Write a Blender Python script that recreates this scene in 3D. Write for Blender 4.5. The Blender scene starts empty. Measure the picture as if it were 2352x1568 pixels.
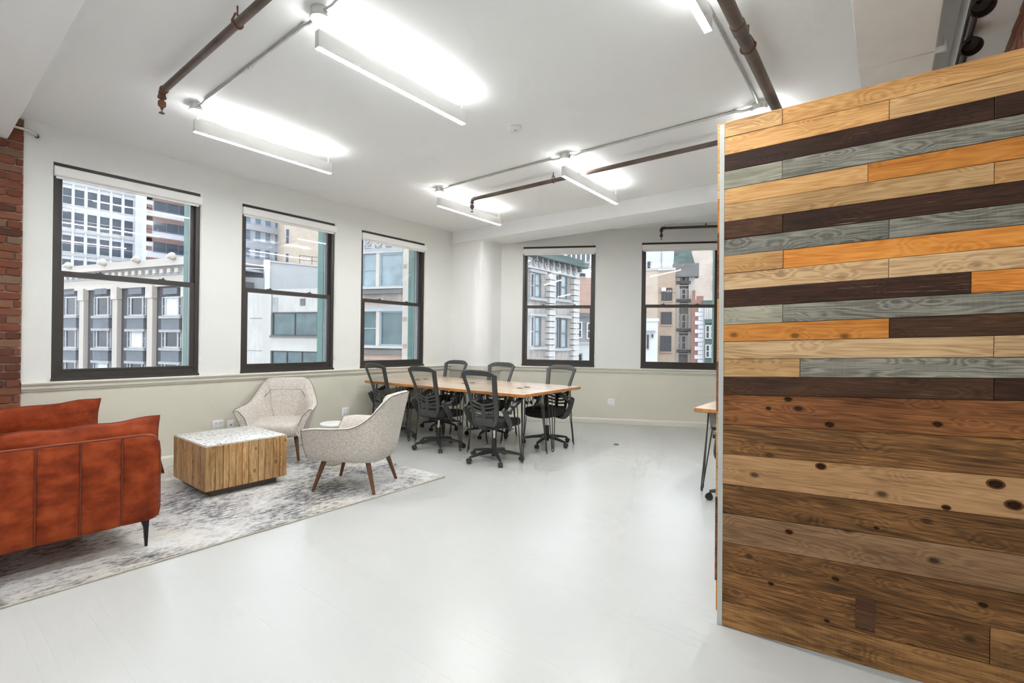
import bpy, bmesh, math, random
from mathutils import Vector, Matrix
random.seed(7)
PI = math.pi
R = math.radians
SC = bpy.context.scene
COL = SC.collection

# ---------------------------------------------------------------- camera, sky, exposure
cam = bpy.data.cameras.new('camera')
cam.sensor_width = 36.0
cam.lens = 36.0 * 1101.87 / 2352.0
cam.clip_start = 0.05
cam.clip_end = 500
cam_o = bpy.data.objects.new('camera', cam)
COL.objects.link(cam_o)
YAW, PITCH, ROLL = 0.6635, -0.0004, 0.013
_f = Vector((-math.sin(YAW) * math.cos(PITCH), math.cos(YAW) * math.cos(PITCH), math.sin(PITCH)))
_r = Vector((math.cos(YAW), math.sin(YAW), 0))
_u = _r.cross(_f)
_r2 = math.cos(ROLL) * _r + math.sin(ROLL) * _u
_u2 = -math.sin(ROLL) * _r + math.cos(ROLL) * _u
_m = Matrix((_r2, _u2, -_f)).transposed().to_4x4()
_m.translation = Vector((0, 0, 1.39))
cam_o.matrix_world = _m
SC.camera = cam_o

world = bpy.data.worlds.new('overcast_sky')
SC.world = world
world.use_nodes = True
_bg = world.node_tree.nodes['Background']
_bg.inputs['Color'].default_value = (0.88, 0.94, 1.0, 1)
_bg.inputs['Strength'].default_value = 0.51
LAMP_DOWN, LAMP_UP = 30.0, 9.5
SC.view_settings.view_transform = 'Standard'
SC.view_settings.look = 'None'
SC.view_settings.exposure = 2.6
SC.view_settings.gamma = 1.0
SC.view_settings.use_curve_mapping = False
SC.cycles.use_denoising = True
SC.cycles.max_bounces = 7
SC.cycles.diffuse_bounces = 4
SC.cycles.glossy_bounces = 3
SC.cycles.use_adaptive_sampling = True
SC.cycles.adaptive_threshold = 0.08
SC.cycles.adaptive_min_samples = 16
SC.cycles.use_light_tree = False
SC.cycles.transparent_max_bounces = 12
SC.cycles.sample_clamp_indirect = 8.0

# ---------------------------------------------------------------- materials
MATS = {}
def nt(name):
    m = bpy.data.materials.new(name)
    m.use_nodes = True
    t = m.node_tree
    b = t.nodes['Principled BSDF']
    MATS[name] = m
    return m, t, b
def node(t, typ, **kw):
    n = t.nodes.new(typ)
    for k, v in kw.items():
        if k in n.inputs.keys():
            n.inputs[k].default_value = v
        else:
            setattr(n, k, v)
    return n
def link(t, a, b):
    t.links.new(a, b)
def c4(c, k=1.0):
    return (min(1, c[0] * k), min(1, c[1] * k), min(1, c[2] * k), 1)
def ramp(t, fac, stops):
    r = t.nodes.new('ShaderNodeValToRGB')
    e = r.color_ramp.elements
    while len(e) < len(stops):
        e.new(0.5)
    for el, (p, c) in zip(e, stops):
        el.position = p
        el.color = c if len(c) == 4 else (*c, 1)
    link(t, fac, r.inputs[0])
    return r.outputs[0]
def mixc(t, fac, a, b, mode='MIX'):
    n = t.nodes.new('ShaderNodeMix')
    n.data_type = 'RGBA'
    n.blend_type = mode
    for sock, v in ((n.inputs[0], fac), (n.inputs[6], a), (n.inputs[7], b)):
        if isinstance(v, (int, float)):
            sock.default_value = v
        elif isinstance(v, tuple):
            sock.default_value = v if len(v) == 4 else (*v, 1)
        else:
            link(t, v, sock)
    return n.outputs[2]
def coords(t, scale=(1, 1, 1), rand=0.0):
    tc = t.nodes.new('ShaderNodeTexCoord')
    mp = t.nodes.new('ShaderNodeMapping')
    mp.inputs['Scale'].default_value = scale
    src = tc.outputs['Object']
    if rand:
        oi = t.nodes.new('ShaderNodeObjectInfo')
        ml = t.nodes.new('ShaderNodeVectorMath')
        ml.operation = 'MULTIPLY_ADD'
        cx = t.nodes.new('ShaderNodeCombineXYZ')
        for i in range(3):
            link(t, oi.outputs['Random'], cx.inputs[i])
        link(t, cx.outputs[0], ml.inputs[0])
        ml.inputs[1].default_value = (rand, rand * 0.37, rand * 0.73)
        link(t, src, ml.inputs[2])
        src = ml.outputs[0]
    link(t, src, mp.inputs['Vector'])
    return mp.outputs[0]
def bump(t, b, h, strength=0.2, dist=0.01):
    n = t.nodes.new('ShaderNodeBump')
    n.inputs['Strength'].default_value = strength
    n.inputs['Distance'].default_value = dist
    link(t, h, n.inputs['Height'])
    link(t, n.outputs[0], b.inputs['Normal'])
def noise(t, vec, scale, detail=3, rough=0.5):
    n = node(t, 'ShaderNodeTexNoise', Scale=scale, Detail=detail, Roughness=rough)
    link(t, vec, n.inputs['Vector'])
    return n.outputs[0]
def plain(name, col, rough=0.5, metal=0.0, var=0.06, scale=4.0, bmp=0.0, bscale=60.0, spec=0.5, sheen=0.0, coat=0.0):
    m, t, b = nt(name)
    v = coords(t)
    f = noise(t, v, scale, 4)
    link(t, ramp(t, f, [(0.25, c4(col, 1 - var)), (0.75, c4(col, 1 + var))]), b.inputs['Base Color'])
    b.inputs['Roughness'].default_value = rough
    b.inputs['Metallic'].default_value = metal
    b.inputs['Specular IOR Level'].default_value = spec
    b.inputs['Sheen Weight'].default_value = sheen
    b.inputs['Coat Weight'].default_value = coat
    if bmp:
        bump(t, b, noise(t, v, bscale, 3), bmp, 0.004)
    return m
def wood(name, dark, mid, light, streak=22.0, rough=0.5, knots=0.5, along=0, white=0.0, saw=0.0, cath=0.3):
    """boards: grain runs along local x (along=0) or z (along=2)"""
    m, t, b = nt(name)
    st = streak * 2.0
    s1, s2, s3, s4 = [1.3, 9, st], [0.55, 4, 6], [4.2, 1.0, 6.5], [2.2, 2.2, 9.0]
    if along == 2:
        s1, s2, s3, s4 = [st, st, 1.3], [6, 6, 0.55], [9, 9, 5.0], [9, 9, 2.2]
    v1 = coords(t, s1, 17.0)
    v2 = coords(t, s2, 23.0)
    v3 = coords(t, s3, 31.0)
    v4 = coords(t, s4, 13.0)
    fine = noise(t, v1, 4.0, 8, 0.68)
    wob = noise(t, v2, 1.5, 3, 0.45)
    vo = node(t, 'ShaderNodeTexVoronoi', Scale=1.0, voronoi_dimensions='2D')
    sx = t.nodes.new('ShaderNodeSeparateXYZ')
    cb = t.nodes.new('ShaderNodeCombineXYZ')
    link(t, v3, sx.inputs[0])
    link(t, sx.outputs[0], cb.inputs[0])
    link(t, sx.outputs[2], cb.inputs[1])
    link(t, cb.outputs[0], vo.inputs['Vector'])
    # rings bend round the knots
    bend = node(t, 'ShaderNodeMapRange')
    bend.inputs[1].default_value, bend.inputs[2].default_value = 0.0, 0.30
    bend.inputs[3].default_value, bend.inputs[4].default_value = 0.10, 0.0
    link(t, vo.outputs['Distance'], bend.inputs[0])
    ad = node(t, 'ShaderNodeMath', operation='ADD')
    link(t, wob, ad.inputs[0])
    link(t, bend.outputs[0], ad.inputs[1])
    mul = node(t, 'ShaderNodeMath', operation='MULTIPLY')
    mul.inputs[1].default_value = 150.0
    link(t, ad.outputs[0], mul.inputs[0])
    sn = node(t, 'ShaderNodeMath', operation='SINE')
    link(t, mul.outputs[0], sn.inputs[0])
    ab = node(t, 'ShaderNodeMapRange')
    ab.inputs[1].default_value, ab.inputs[2].default_value = -1.0, 1.0
    link(t, sn.outputs[0], ab.inputs[0])
    comb = mixc(t, cath, fine, ab.outputs[0])
    broad = noise(t, v4, 1.0, 3, 0.5)
    comb = mixc(t, 0.35, comb, broad)
    col = ramp(t, comb, [(0.34, dark), (0.49, mid), (0.63, light)])
    if knots:
        sc = node(t, 'ShaderNodeSeparateColor')
        link(t, vo.outputs['Color'], sc.inputs[0])
        pick = ramp(t, sc.outputs[0], [(0.30, (1, 1, 1)), (0.32, (0, 0, 0))])
        k = ramp(t, vo.outputs['Distance'], [(0.05, (knots,) * 3), (0.075, (knots * 0.5,) * 3), (0.12, (0, 0, 0))])
        k = mixc(t, 1.0, k, pick, 'MULTIPLY')
        col = mixc(t, k, col, c4(dark, 0.35))
    if white:
        w = ramp(t, noise(t, v1, 3.0, 2, 0.5), [(0.70, (0, 0, 0)), (0.75, (white,) * 3)])
        col = mixc(t, w, col, (0.62, 0.50, 0.38, 1))
    if saw:
        vs = coords(t, (60, 1, 3), 5.0)
        sw = ramp(t, noise(t, vs, 2.0, 2), [(0.4, (0, 0, 0)), (0.7, (saw,) * 3)])
        col = mixc(t, sw, col, c4(light, 1.15))
    oi = t.nodes.new('ShaderNodeObjectInfo')
    val = ramp(t, oi.outputs['Random'], [(0, (0.82, 0.82, 0.82)), (1, (1.15, 1.12, 1.08))])
    col = mixc(t, 1.0, col, val, 'MULTIPLY')
    link(t, col, b.inputs['Base Color'])
    b.inputs['Roughness'].default_value = rough
    b.inputs['Specular IOR Level'].default_value = 0.22
    bump(t, b, comb, 0.3, 0.004)
    return m
def emit(name, col, strength):
    m, t, b = nt(name)
    b.inputs['Base Color'].default_value = (0.9, 0.9, 0.9, 1)
    b.inputs['Emission Color'].default_value = c4(col)
    b.inputs['Emission Strength'].default_value = strength
    return m
def glass(name, tint, gloss=1.0):
    m, t, b = nt(name)
    t.nodes.remove(b)
    out = t.nodes['Material Output']
    fr = node(t, 'ShaderNodeFresnel', IOR=1.5)
    mu = node(t, 'ShaderNodeMath', operation='MULTIPLY')
    mu.inputs[1].default_value = gloss
    link(t, fr.outputs[0], mu.inputs[0])
    tr = node(t, 'ShaderNodeBsdfTransparent', Color=c4(tint))
    gl = node(t, 'ShaderNodeBsdfGlossy', Color=(1, 1, 1, 1), Roughness=0.02)
    mx = t.nodes.new('ShaderNodeMixShader')
    link(t, mu.outputs[0], mx.inputs[0])
    link(t, tr.outputs[0], mx.inputs[1])
    link(t, gl.outputs[0], mx.inputs[2])
    link(t, mx.outputs[0], out.inputs[0])
    return m
def net(name, col, opacity):
    m, t, b = nt(name)
    b.inputs['Base Color'].default_value = c4(col)
    b.inputs['Roughness'].default_value = 0.8
    b.inputs['Alpha'].default_value = opacity
    return m
def brickmat(name, c1, c2, mortar, bw=0.24, bh=0.075):
    """far brick faces, too distant to tell bricks apart"""
    m, t, b = nt(name)
    v = coords(t)
    # facade local x / z
    sep = t.nodes.new('ShaderNodeSeparateXYZ')
    link(t, v, sep.inputs[0])
    cx = t.nodes.new('ShaderNodeCombineXYZ')
    link(t, sep.outputs[0], cx.inputs[0])
    link(t, sep.outputs[2], cx.inputs[1])
    br = node(t, 'ShaderNodeTexBrick', Scale=1.0)
    br.inputs['Brick Width'].default_value = bw
    br.inputs['Row Height'].default_value = bh
    br.inputs['Mortar Size'].default_value = 0.008
    br.inputs['Color1'].default_value = c4(c1)
    br.inputs['Color2'].default_value = c4(c2)
    br.inputs['Mortar'].default_value = c4(mortar)
    link(t, cx.outputs[0], br.inputs['Vector'])
    f = noise(t, v, 0.5, 5, 0.6)
    col = mixc(t, 1.0, br.outputs[0], ramp(t, f, [(0.3, (0.8, 0.78, 0.76)), (0.7, (1, 1, 1))]), 'MULTIPLY')
    link(t, col, b.inputs['Base Color'])
    b.inputs['Roughness'].default_value = 0.85
    return m
def stained(name, col, dirt, amount=0.5, rough=0.8):
    """outdoor stone or concrete with weather streaks running down it"""
    m, t, b = nt(name)
    v = coords(t, (2.2, 2.2, 0.28))
    f = noise(t, v, 1.3, 5, 0.6)
    v2 = coords(t)
    g = noise(t, v2, 0.6, 5, 0.6)
    k = mixc(t, 0.5, f, g)
    k = ramp(t, k, [(0.40, (amount,) * 3), (0.62, (0, 0, 0))])
    link(t, mixc(t, k, c4(col), c4(dirt)), b.inputs['Base Color'])
    b.inputs['Roughness'].default_value = rough
    return m

# interior paint
plain('wall_upper', (0.775, 0.78, 0.755), 0.5, var=0.02, scale=1.2, bmp=0.05, bscale=30)
plain('wall_lower', (0.67, 0.645, 0.545), 0.45, var=0.025, scale=1.2, bmp=0.05, bscale=30)
plain('trim_paint', (0.70, 0.68, 0.60), 0.4, var=0.02, scale=2)
plain('column_paint', (0.84, 0.845, 0.825), 0.2, var=0.02, scale=1.5)
plain('ceiling_paint', (0.90, 0.915, 0.915), 0.75, var=0.015, scale=0.8)
plain('patched_plaster', (0.86, 0.84, 0.82), 0.7, var=0.05, scale=5, bmp=0.5, bscale=9)
plain('joint_dirt', (0.35, 0.33, 0.30), 0.8)
plain('bronze', (0.045, 0.038, 0.034), 0.38, var=0.12, scale=9)
plain('blind_white', (0.90, 0.895, 0.87), 0.5, var=0.01)
plain('plastic_white', (0.85, 0.85, 0.84), 0.35, var=0.01)
plain('slot_dark', (0.12, 0.12, 0.12), 0.5)
plain('copper_green', (0.13, 0.25, 0.215), 0.6, var=0.12, scale=3)
plain('storm_track', (0.035, 0.045, 0.065), 0.5, var=0.1)
plain('storm_white', (0.72, 0.73, 0.76), 0.4, var=0.05)
plain('lamp_white', (0.72, 0.71, 0.69), 0.4, var=0.01)
plain('galvanised', (0.62, 0.62, 0.60), 0.35, metal=0.75, var=0.1, scale=12)
plain('pipe_iron', (0.075, 0.058, 0.05), 0.42, metal=0.3, var=0.35, scale=6, bmp=0.3, bscale=40)
plain('pipe_bronze', (0.16, 0.12, 0.10), 0.45, metal=0.3, var=0.35, scale=5, bmp=0.2, bscale=40)
plain('pipe_rust', (0.20, 0.10, 0.055), 0.7, metal=0.2, var=0.45, scale=14, bmp=0.5, bscale=50)
plain('black_bell', (0.02, 0.014, 0.012), 0.35, var=0.3, scale=12)
plain('plastic_black', (0.030, 0.030, 0.030), 0.42, var=0.12, scale=20)
plain('plastic_grey', (0.052, 0.053, 0.050), 0.40, var=0.10, scale=14)
plain('fabric_black', (0.018, 0.018, 0.020), 0.85, var=0.2, scale=60, bmp=0.4, bscale=300)
plain('chrome', (0.75, 0.74, 0.72), 0.15, metal=1.0, var=0.03)
plain('leg_steel', (0.085, 0.078, 0.072), 0.4, metal=0.6, var=0.2, scale=10)
plain('leg_walnut', (0.13, 0.052, 0.022), 0.35, var=0.3, scale=18)
plain('sofa_leg', (0.03, 0.026, 0.025), 0.3, metal=0.7)
plain('sofa_piping', (0.16, 0.035, 0.015), 0.8, var=0.2)
plain('pink_fabric', (0.75, 0.58, 0.53), 0.85, var=0.08, scale=30, sheen=0.3)
plain('rug_edge', (0.50, 0.46, 0.38), 0.9, var=0.15, scale=30)
plain('knot_core', (0.032, 0.014, 0.007), 0.8, var=0.4, scale=60, spec=0.05)
plain('knot_ring', (0.13, 0.060, 0.024), 0.8, var=0.4, scale=40, spec=0.05)
plain('plinth_dark', (0.13, 0.105, 0.085), 0.6, var=0.2)
plain('end_trim', (0.47, 0.47, 0.44), 0.45, var=0.03)
plain('street_asphalt', (0.42, 0.42, 0.42), 0.9, var=0.15, scale=0.2)
glass('window_glass', (0.95, 0.97, 0.98), 1.0)
net('chair_net', (0.03, 0.03, 0.032), 0.30)
emit('diffuser_down', (0.98, 1.0, 1.0), LAMP_DOWN)
emit('diffuser_up', (0.98, 1.0, 1.0), LAMP_UP)

# floor paint: glossy white over narrow boards, faint scuffs
m, t, b = nt('floor_paint')
geo = t.nodes.new('ShaderNodeNewGeometry')
pos = geo.outputs['Position']
g = noise(t, pos, 0.7, 4)
col = ramp(t, g, [(0.3, (0.50, 0.505, 0.49)), (0.7, (0.53, 0.535, 0.52))])
vo = node(t, 'ShaderNodeTexVoronoi', Scale=2.3)
link(t, pos, vo.inputs['Vector'])
sp = ramp(t, vo.outputs['Distance'], [(0.010, (0.7, 0.7, 0.7)), (0.018, (0, 0, 0))])
col = mixc(t, sp, col, (0.12, 0.11, 0.10, 1))
link(t, col, b.inputs['Base Color'])
rr = node(t, 'ShaderNodeMapRange')
rr.inputs[3].default_value, rr.inputs[4].default_value = 0.24, 0.36
link(t, g, rr.inputs[0])
link(t, rr.outputs[0], b.inputs['Roughness'])
bump(t, b, noise(t, pos, 5.0, 3), 0.03, 0.01)

# velvet
m, t, b = nt('velvet')
v = coords(t, (1, 1, 1), 3.0)
f = mixc(t, 0.45, noise(t, v, 9.0, 4, 0.6), noise(t, coords(t, (1, 2.5, 6), 3.0), 3.0, 3))
link(t, ramp(t, f, [(0.32, (0.120, 0.015, 0.004)), (0.5, (0.235, 0.036, 0.009)), (0.70, (0.37, 0.072, 0.019))]), b.inputs['Base Color'])
b.inputs['Roughness'].default_value = 0.75
b.inputs['Sheen Weight'].default_value = 0.12
b.inputs['Specular IOR Level'].default_value = 0.15
b.inputs['Sheen Tint'].default_value = (1.0, 0.55, 0.35, 1)
bump(t, b, f, 0.15, 0.01)

# linen upholstery
m, t, b = nt('linen')
v = coords(t)
f = mixc(t, 0.5, noise(t, coords(t, (1, 1, 0.25)), 190.0, 2), noise(t, coords(t, (0.25, 0.25, 1)), 190.0, 2))
link(t, ramp(t, f, [(0.34, (0.36, 0.31, 0.265)), (0.5, (0.56, 0.51, 0.455)), (0.66, (0.72, 0.68, 0.63))]), b.inputs['Base Color'])
b.inputs['Roughness'].default_value = 0.9
b.inputs['Sheen Weight'].default_value = 0.15
bump(t, b, f, 0.4, 0.003)
plain('linen_seam', (0.20, 0.16, 0.13), 0.9)

# distressed rug
m, t, b = nt('rug_pile')
streak = noise(t, coords(t, (1.0, 0.40, 1)), 46.0, 6, 0.72)
tone = noise(t, coords(t, (1, 1, 1)), 1.5, 4, 0.55)
k = node(t, 'ShaderNodeMath', operation='ADD')
link(t, streak, k.inputs[0])
mr = node(t, 'ShaderNodeMapRange')
mr.inputs[1].default_value, mr.inputs[2].default_value = 0.3, 0.7
mr.inputs[3].default_value, mr.inputs[4].default_value = -0.17, 0.13
link(t, tone, mr.inputs[0])
link(t, mr.outputs[0], k.inputs[1])
col = ramp(t, k.outputs[0], [(0.30, (0.05, 0.048, 0.052)), (0.40, (0.26, 0.255, 0.26)), (0.49, (0.53, 0.52, 0.505)), (0.62, (0.67, 0.66, 0.64))])
warm = noise(t, coords(t), 0.9, 2)
col = mixc(t, ramp(t, warm, [(0.5, (0, 0, 0)), (0.66, (0.5, 0.5, 0.5))]), col, mixc(t, 1.0, col, (1.0, 0.88, 0.68, 1), 'MULTIPLY'))
link(t, col, b.inputs['Base Color'])
b.inputs['Roughness'].default_value = 0.95
bump(t, b, noise(t, coords(t), 220.0, 2), 0.5, 0.004)

# terrazzo
m, t, b = nt('terrazzo')
vo = node(t, 'ShaderNodeTexVoronoi', Scale=46.0)
wv = noise(t, coords(t), 30.0, 2)
vv = node(t, 'ShaderNodeVectorMath', operation='MULTIPLY_ADD')
cx = node(t, 'ShaderNodeCombineXYZ')
link(t, wv, cx.inputs[0]); link(t, wv, cx.inputs[1])
link(t, cx.outputs[0], vv.inputs[0])
vv.inputs[1].default_value = (0.03, 0.03, 0.0)
link(t, coords(t), vv.inputs[2])
link(t, vv.outputs[0], vo.inputs['Vector'])
sepc = node(t, 'ShaderNodeSeparateColor')
link(t, vo.outputs['Color'], sepc.inputs[0])
chip = ramp(t, sepc.outputs[0], [(0.0, (0.06, 0.06, 0.07)), (0.22, (0.25, 0.24, 0.24)), (0.34, (0.45, 0.40, 0.34)), (0.42, (0.66, 0.655, 0.64)), (1.0, (0.72, 0.715, 0.70))])
edge = ramp(t, vo.outputs['Distance'], [(0.42, (1, 1, 1)), (0.52, (0, 0, 0))])
link(t, mixc(t, edge, (0.69, 0.685, 0.67, 1), chip), b.inputs['Base Color'])
b.inputs['Roughness'].default_value = 0.3

# marble
m, t, b = nt('marble')
f = noise(t, coords(t), 7.0, 8, 0.65)
link(t, ramp(t, f, [(0.36, (0.30, 0.26, 0.23)), (0.45, (0.78, 0.77, 0.75)), (0.62, (0.87, 0.86, 0.85))]), b.inputs['Base Color'])
b.inputs['Roughness'].default_value = 0.2

# butcher block desk tops: staves along local x
m, t, b = nt('butcher_block')
br = node(t, 'ShaderNodeTexBrick', Scale=1.0)
br.offset = 0.37
for nm, val in (('Brick Width', 0.42), ('Row Height', 0.045), ('Mortar Size', 0.0006)):
    br.inputs[nm].default_value = val
br.inputs['Color1'].default_value = (0.80, 0.65, 0.50, 1)
br.inputs['Color2'].default_value = (0.68, 0.51, 0.36, 1)
br.inputs['Mortar'].default_value = (0.30, 0.16, 0.07, 1)
link(t, coords(t), br.inputs['Vector'])
gr = ramp(t, noise(t, coords(t, (1.5, 30, 30)), 3.0, 5), [(0.3, (0.8, 0.76, 0.72)), (0.7, (1.1, 1.1, 1.1))])
link(t, mixc(t, 1.0, br.outputs[0], gr, 'MULTIPLY'), b.inputs['Base Color'])
b.inputs['Roughness'].default_value = 0.25
b.inputs['Coat Weight'].default_value = 0.7
b.inputs['Coat Roughness'].default_value = 0.32
plain('desk_edge', (0.55, 0.22, 0.06), 0.35, var=0.3, scale=20)

# reclaimed planks
wood('plank_tan', (0.26, 0.135, 0.055), (0.50, 0.295, 0.125), (0.64, 0.42, 0.21), 24, knots=0.5, cath=0.16)
wood('plank_pale', (0.34, 0.20, 0.095), (0.57, 0.375, 0.195), (0.69, 0.49, 0.29), 22, knots=0.5, cath=0.2)
wood('plank_orange', (0.40, 0.135, 0.022), (0.62, 0.235, 0.040), (0.72, 0.31, 0.07), 12, knots=0.8, rough=0.42, cath=0.15)
wood('plank_honey', (0.33, 0.155, 0.050), (0.53, 0.285, 0.105), (0.65, 0.385, 0.165), 20, knots=0.6, rough=0.45, cath=0.16)
wood('plank_dark', (0.014, 0.006, 0.004), (0.040, 0.016, 0.009), (0.080, 0.034, 0.019), 26, knots=0.2, white=0.5, cath=0.12)
wood('plank_umber', (0.026, 0.011, 0.006), (0.072, 0.031, 0.014), (0.130, 0.060, 0.027), 26, knots=0.4, white=0.2, cath=0.12)
wood('plank_grey', (0.075, 0.070, 0.058), (0.205, 0.195, 0.163), (0.33, 0.315, 0.27), 24, knots=0.35, saw=0.12, cath=0.22)
wood('plank_sage', (0.165, 0.155, 0.115), (0.29, 0.275, 0.215), (0.42, 0.40, 0.32), 24, knots=0.3, cath=0.15)
wood('plank_rust', (0.050, 0.016, 0.005), (0.165, 0.060, 0.018), (0.29, 0.120, 0.040), 16, knots=1.0, cath=0.14)
wood('plank_bark', (0.022, 0.010, 0.004), (0.125, 0.056, 0.018), (0.32, 0.155, 0.050), 18, knots=0.7, cath=0.1)
wood('plank_sand', (0.22, 0.115, 0.050), (0.38, 0.215, 0.100), (0.48, 0.29, 0.145), 16, knots=1.0, cath=0.12)
wood('plank_mocha', (0.115, 0.062, 0.031), (0.215, 0.120, 0.060), (0.30, 0.178, 0.095), 16, knots=1.0, cath=0.15)
wood('plank_mixed', (0.040, 0.018, 0.007), (0.22, 0.108, 0.037), (0.43, 0.225, 0.080), 10, knots=0.6, saw=0.1, cath=0.1)
wood('slat_teak', (0.19, 0.085, 0.028), (0.45, 0.265, 0.115), (0.63, 0.44, 0.235), 9, knots=0.7, along=2, rough=0.5, cath=0.12)

# bricks inside
m, t, b = nt('brick_red')
oi = t.nodes.new('ShaderNodeObjectInfo')
base = ramp(t, oi.outputs['Random'], [(0.0, (0.115, 0.040, 0.024)), (0.35, (0.25, 0.075, 0.038)), (0.7, (0.31, 0.115, 0.058)), (1.0, (0.26, 0.165, 0.105))])
f = noise(t, coords(t, (1, 1, 1), 11.0), 22.0, 5, 0.65)
link(t, mixc(t, 1.0, base, ramp(t, f, [(0.3, (0.55, 0.52, 0.5)), (0.7, (1.15, 1.12, 1.1))]), 'MULTIPLY'), b.inputs['Base Color'])
b.inputs['Roughness'].default_value = 0.85
bump(t, b, f, 0.6, 0.01)
plain('mortar', (0.42, 0.36, 0.29), 0.95, var=0.3, scale=18, bmp=0.8, bscale=40)

# outdoors
stained('cream_stone', (0.533, 0.482, 0.430), (0.36, 0.31, 0.28), 0.6)
stained('white_stone', (0.636, 0.636, 0.662), (0.55, 0.55, 0.60), 0.4)
stained('pale_stone', (0.499, 0.482, 0.464), (0.33, 0.31, 0.30), 0.6)
stained('grey_stone', (0.40, 0.40, 0.41), (0.20, 0.19, 0.19), 0.6)
stained('dark_stone', (0.17, 0.16, 0.155), (0.08, 0.075, 0.07), 0.5)
stained('weathered_stone', (0.404, 0.370, 0.335), (0.20, 0.17, 0.155), 0.8)
stained('rust_stone', (0.42, 0.30, 0.24), (0.25, 0.17, 0.13), 0.6)
stained('bluegrey_stone', (0.430, 0.456, 0.516), (0.38, 0.40, 0.46), 0.5)
stained('plaster_grey', (0.404, 0.413, 0.421), (0.36, 0.365, 0.37), 0.6)
stained('concrete', (0.516, 0.503, 0.482), (0.40, 0.38, 0.355), 0.75)
stained('white_plaster', (0.619, 0.628, 0.636), (0.52, 0.53, 0.54), 0.5)
stained('slate_panel', (0.15, 0.165, 0.19), (0.08, 0.085, 0.10), 0.4)
stained('green_copper', (0.085, 0.13, 0.115), (0.04, 0.05, 0.048), 0.8)
stained('green_panel', (0.085, 0.125, 0.115), (0.05, 0.06, 0.06), 0.5)
plain('dark_metal', (0.055, 0.055, 0.062), 0.5, var=0.15, scale=2)
plain('pale_frame', (0.46, 0.46, 0.47), 0.6, var=0.1)
plain('teal_frame', (0.27, 0.35, 0.38), 0.6, var=0.1)
brickmat('red_brick', (0.30, 0.125, 0.095), (0.24, 0.095, 0.075), (0.36, 0.30, 0.27))
brickmat('pink_brick', (0.46, 0.27, 0.20), (0.40, 0.23, 0.18), (0.52, 0.45, 0.40))
brickmat('tan_brick', (0.516, 0.413, 0.331), (0.54, 0.43, 0.345), (0.58, 0.52, 0.46))
brickmat('tan_brick_front', (0.42, 0.30, 0.215), (0.36, 0.25, 0.18), (0.46, 0.40, 0.34))
brickmat('buff_brick', (0.542, 0.439, 0.378), (0.57, 0.46, 0.395), (0.62, 0.56, 0.51))
for nm, c, rg in (('far_glass', (0.055, 0.068, 0.09), 0.3), ('far_glass_dark', (0.020, 0.023, 0.03), 0.3), ('far_glass_blue', (0.15, 0.21, 0.27), 0.2),
                  ('far_glass_teal', (0.085, 0.125, 0.135), 0.25), ('far_glass_pale', (0.25, 0.31, 0.34), 0.3), ('far_blind', (0.60, 0.61, 0.60), 0.6)):
    plain(nm, c, rg, var=0.35, scale=0.8)

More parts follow.
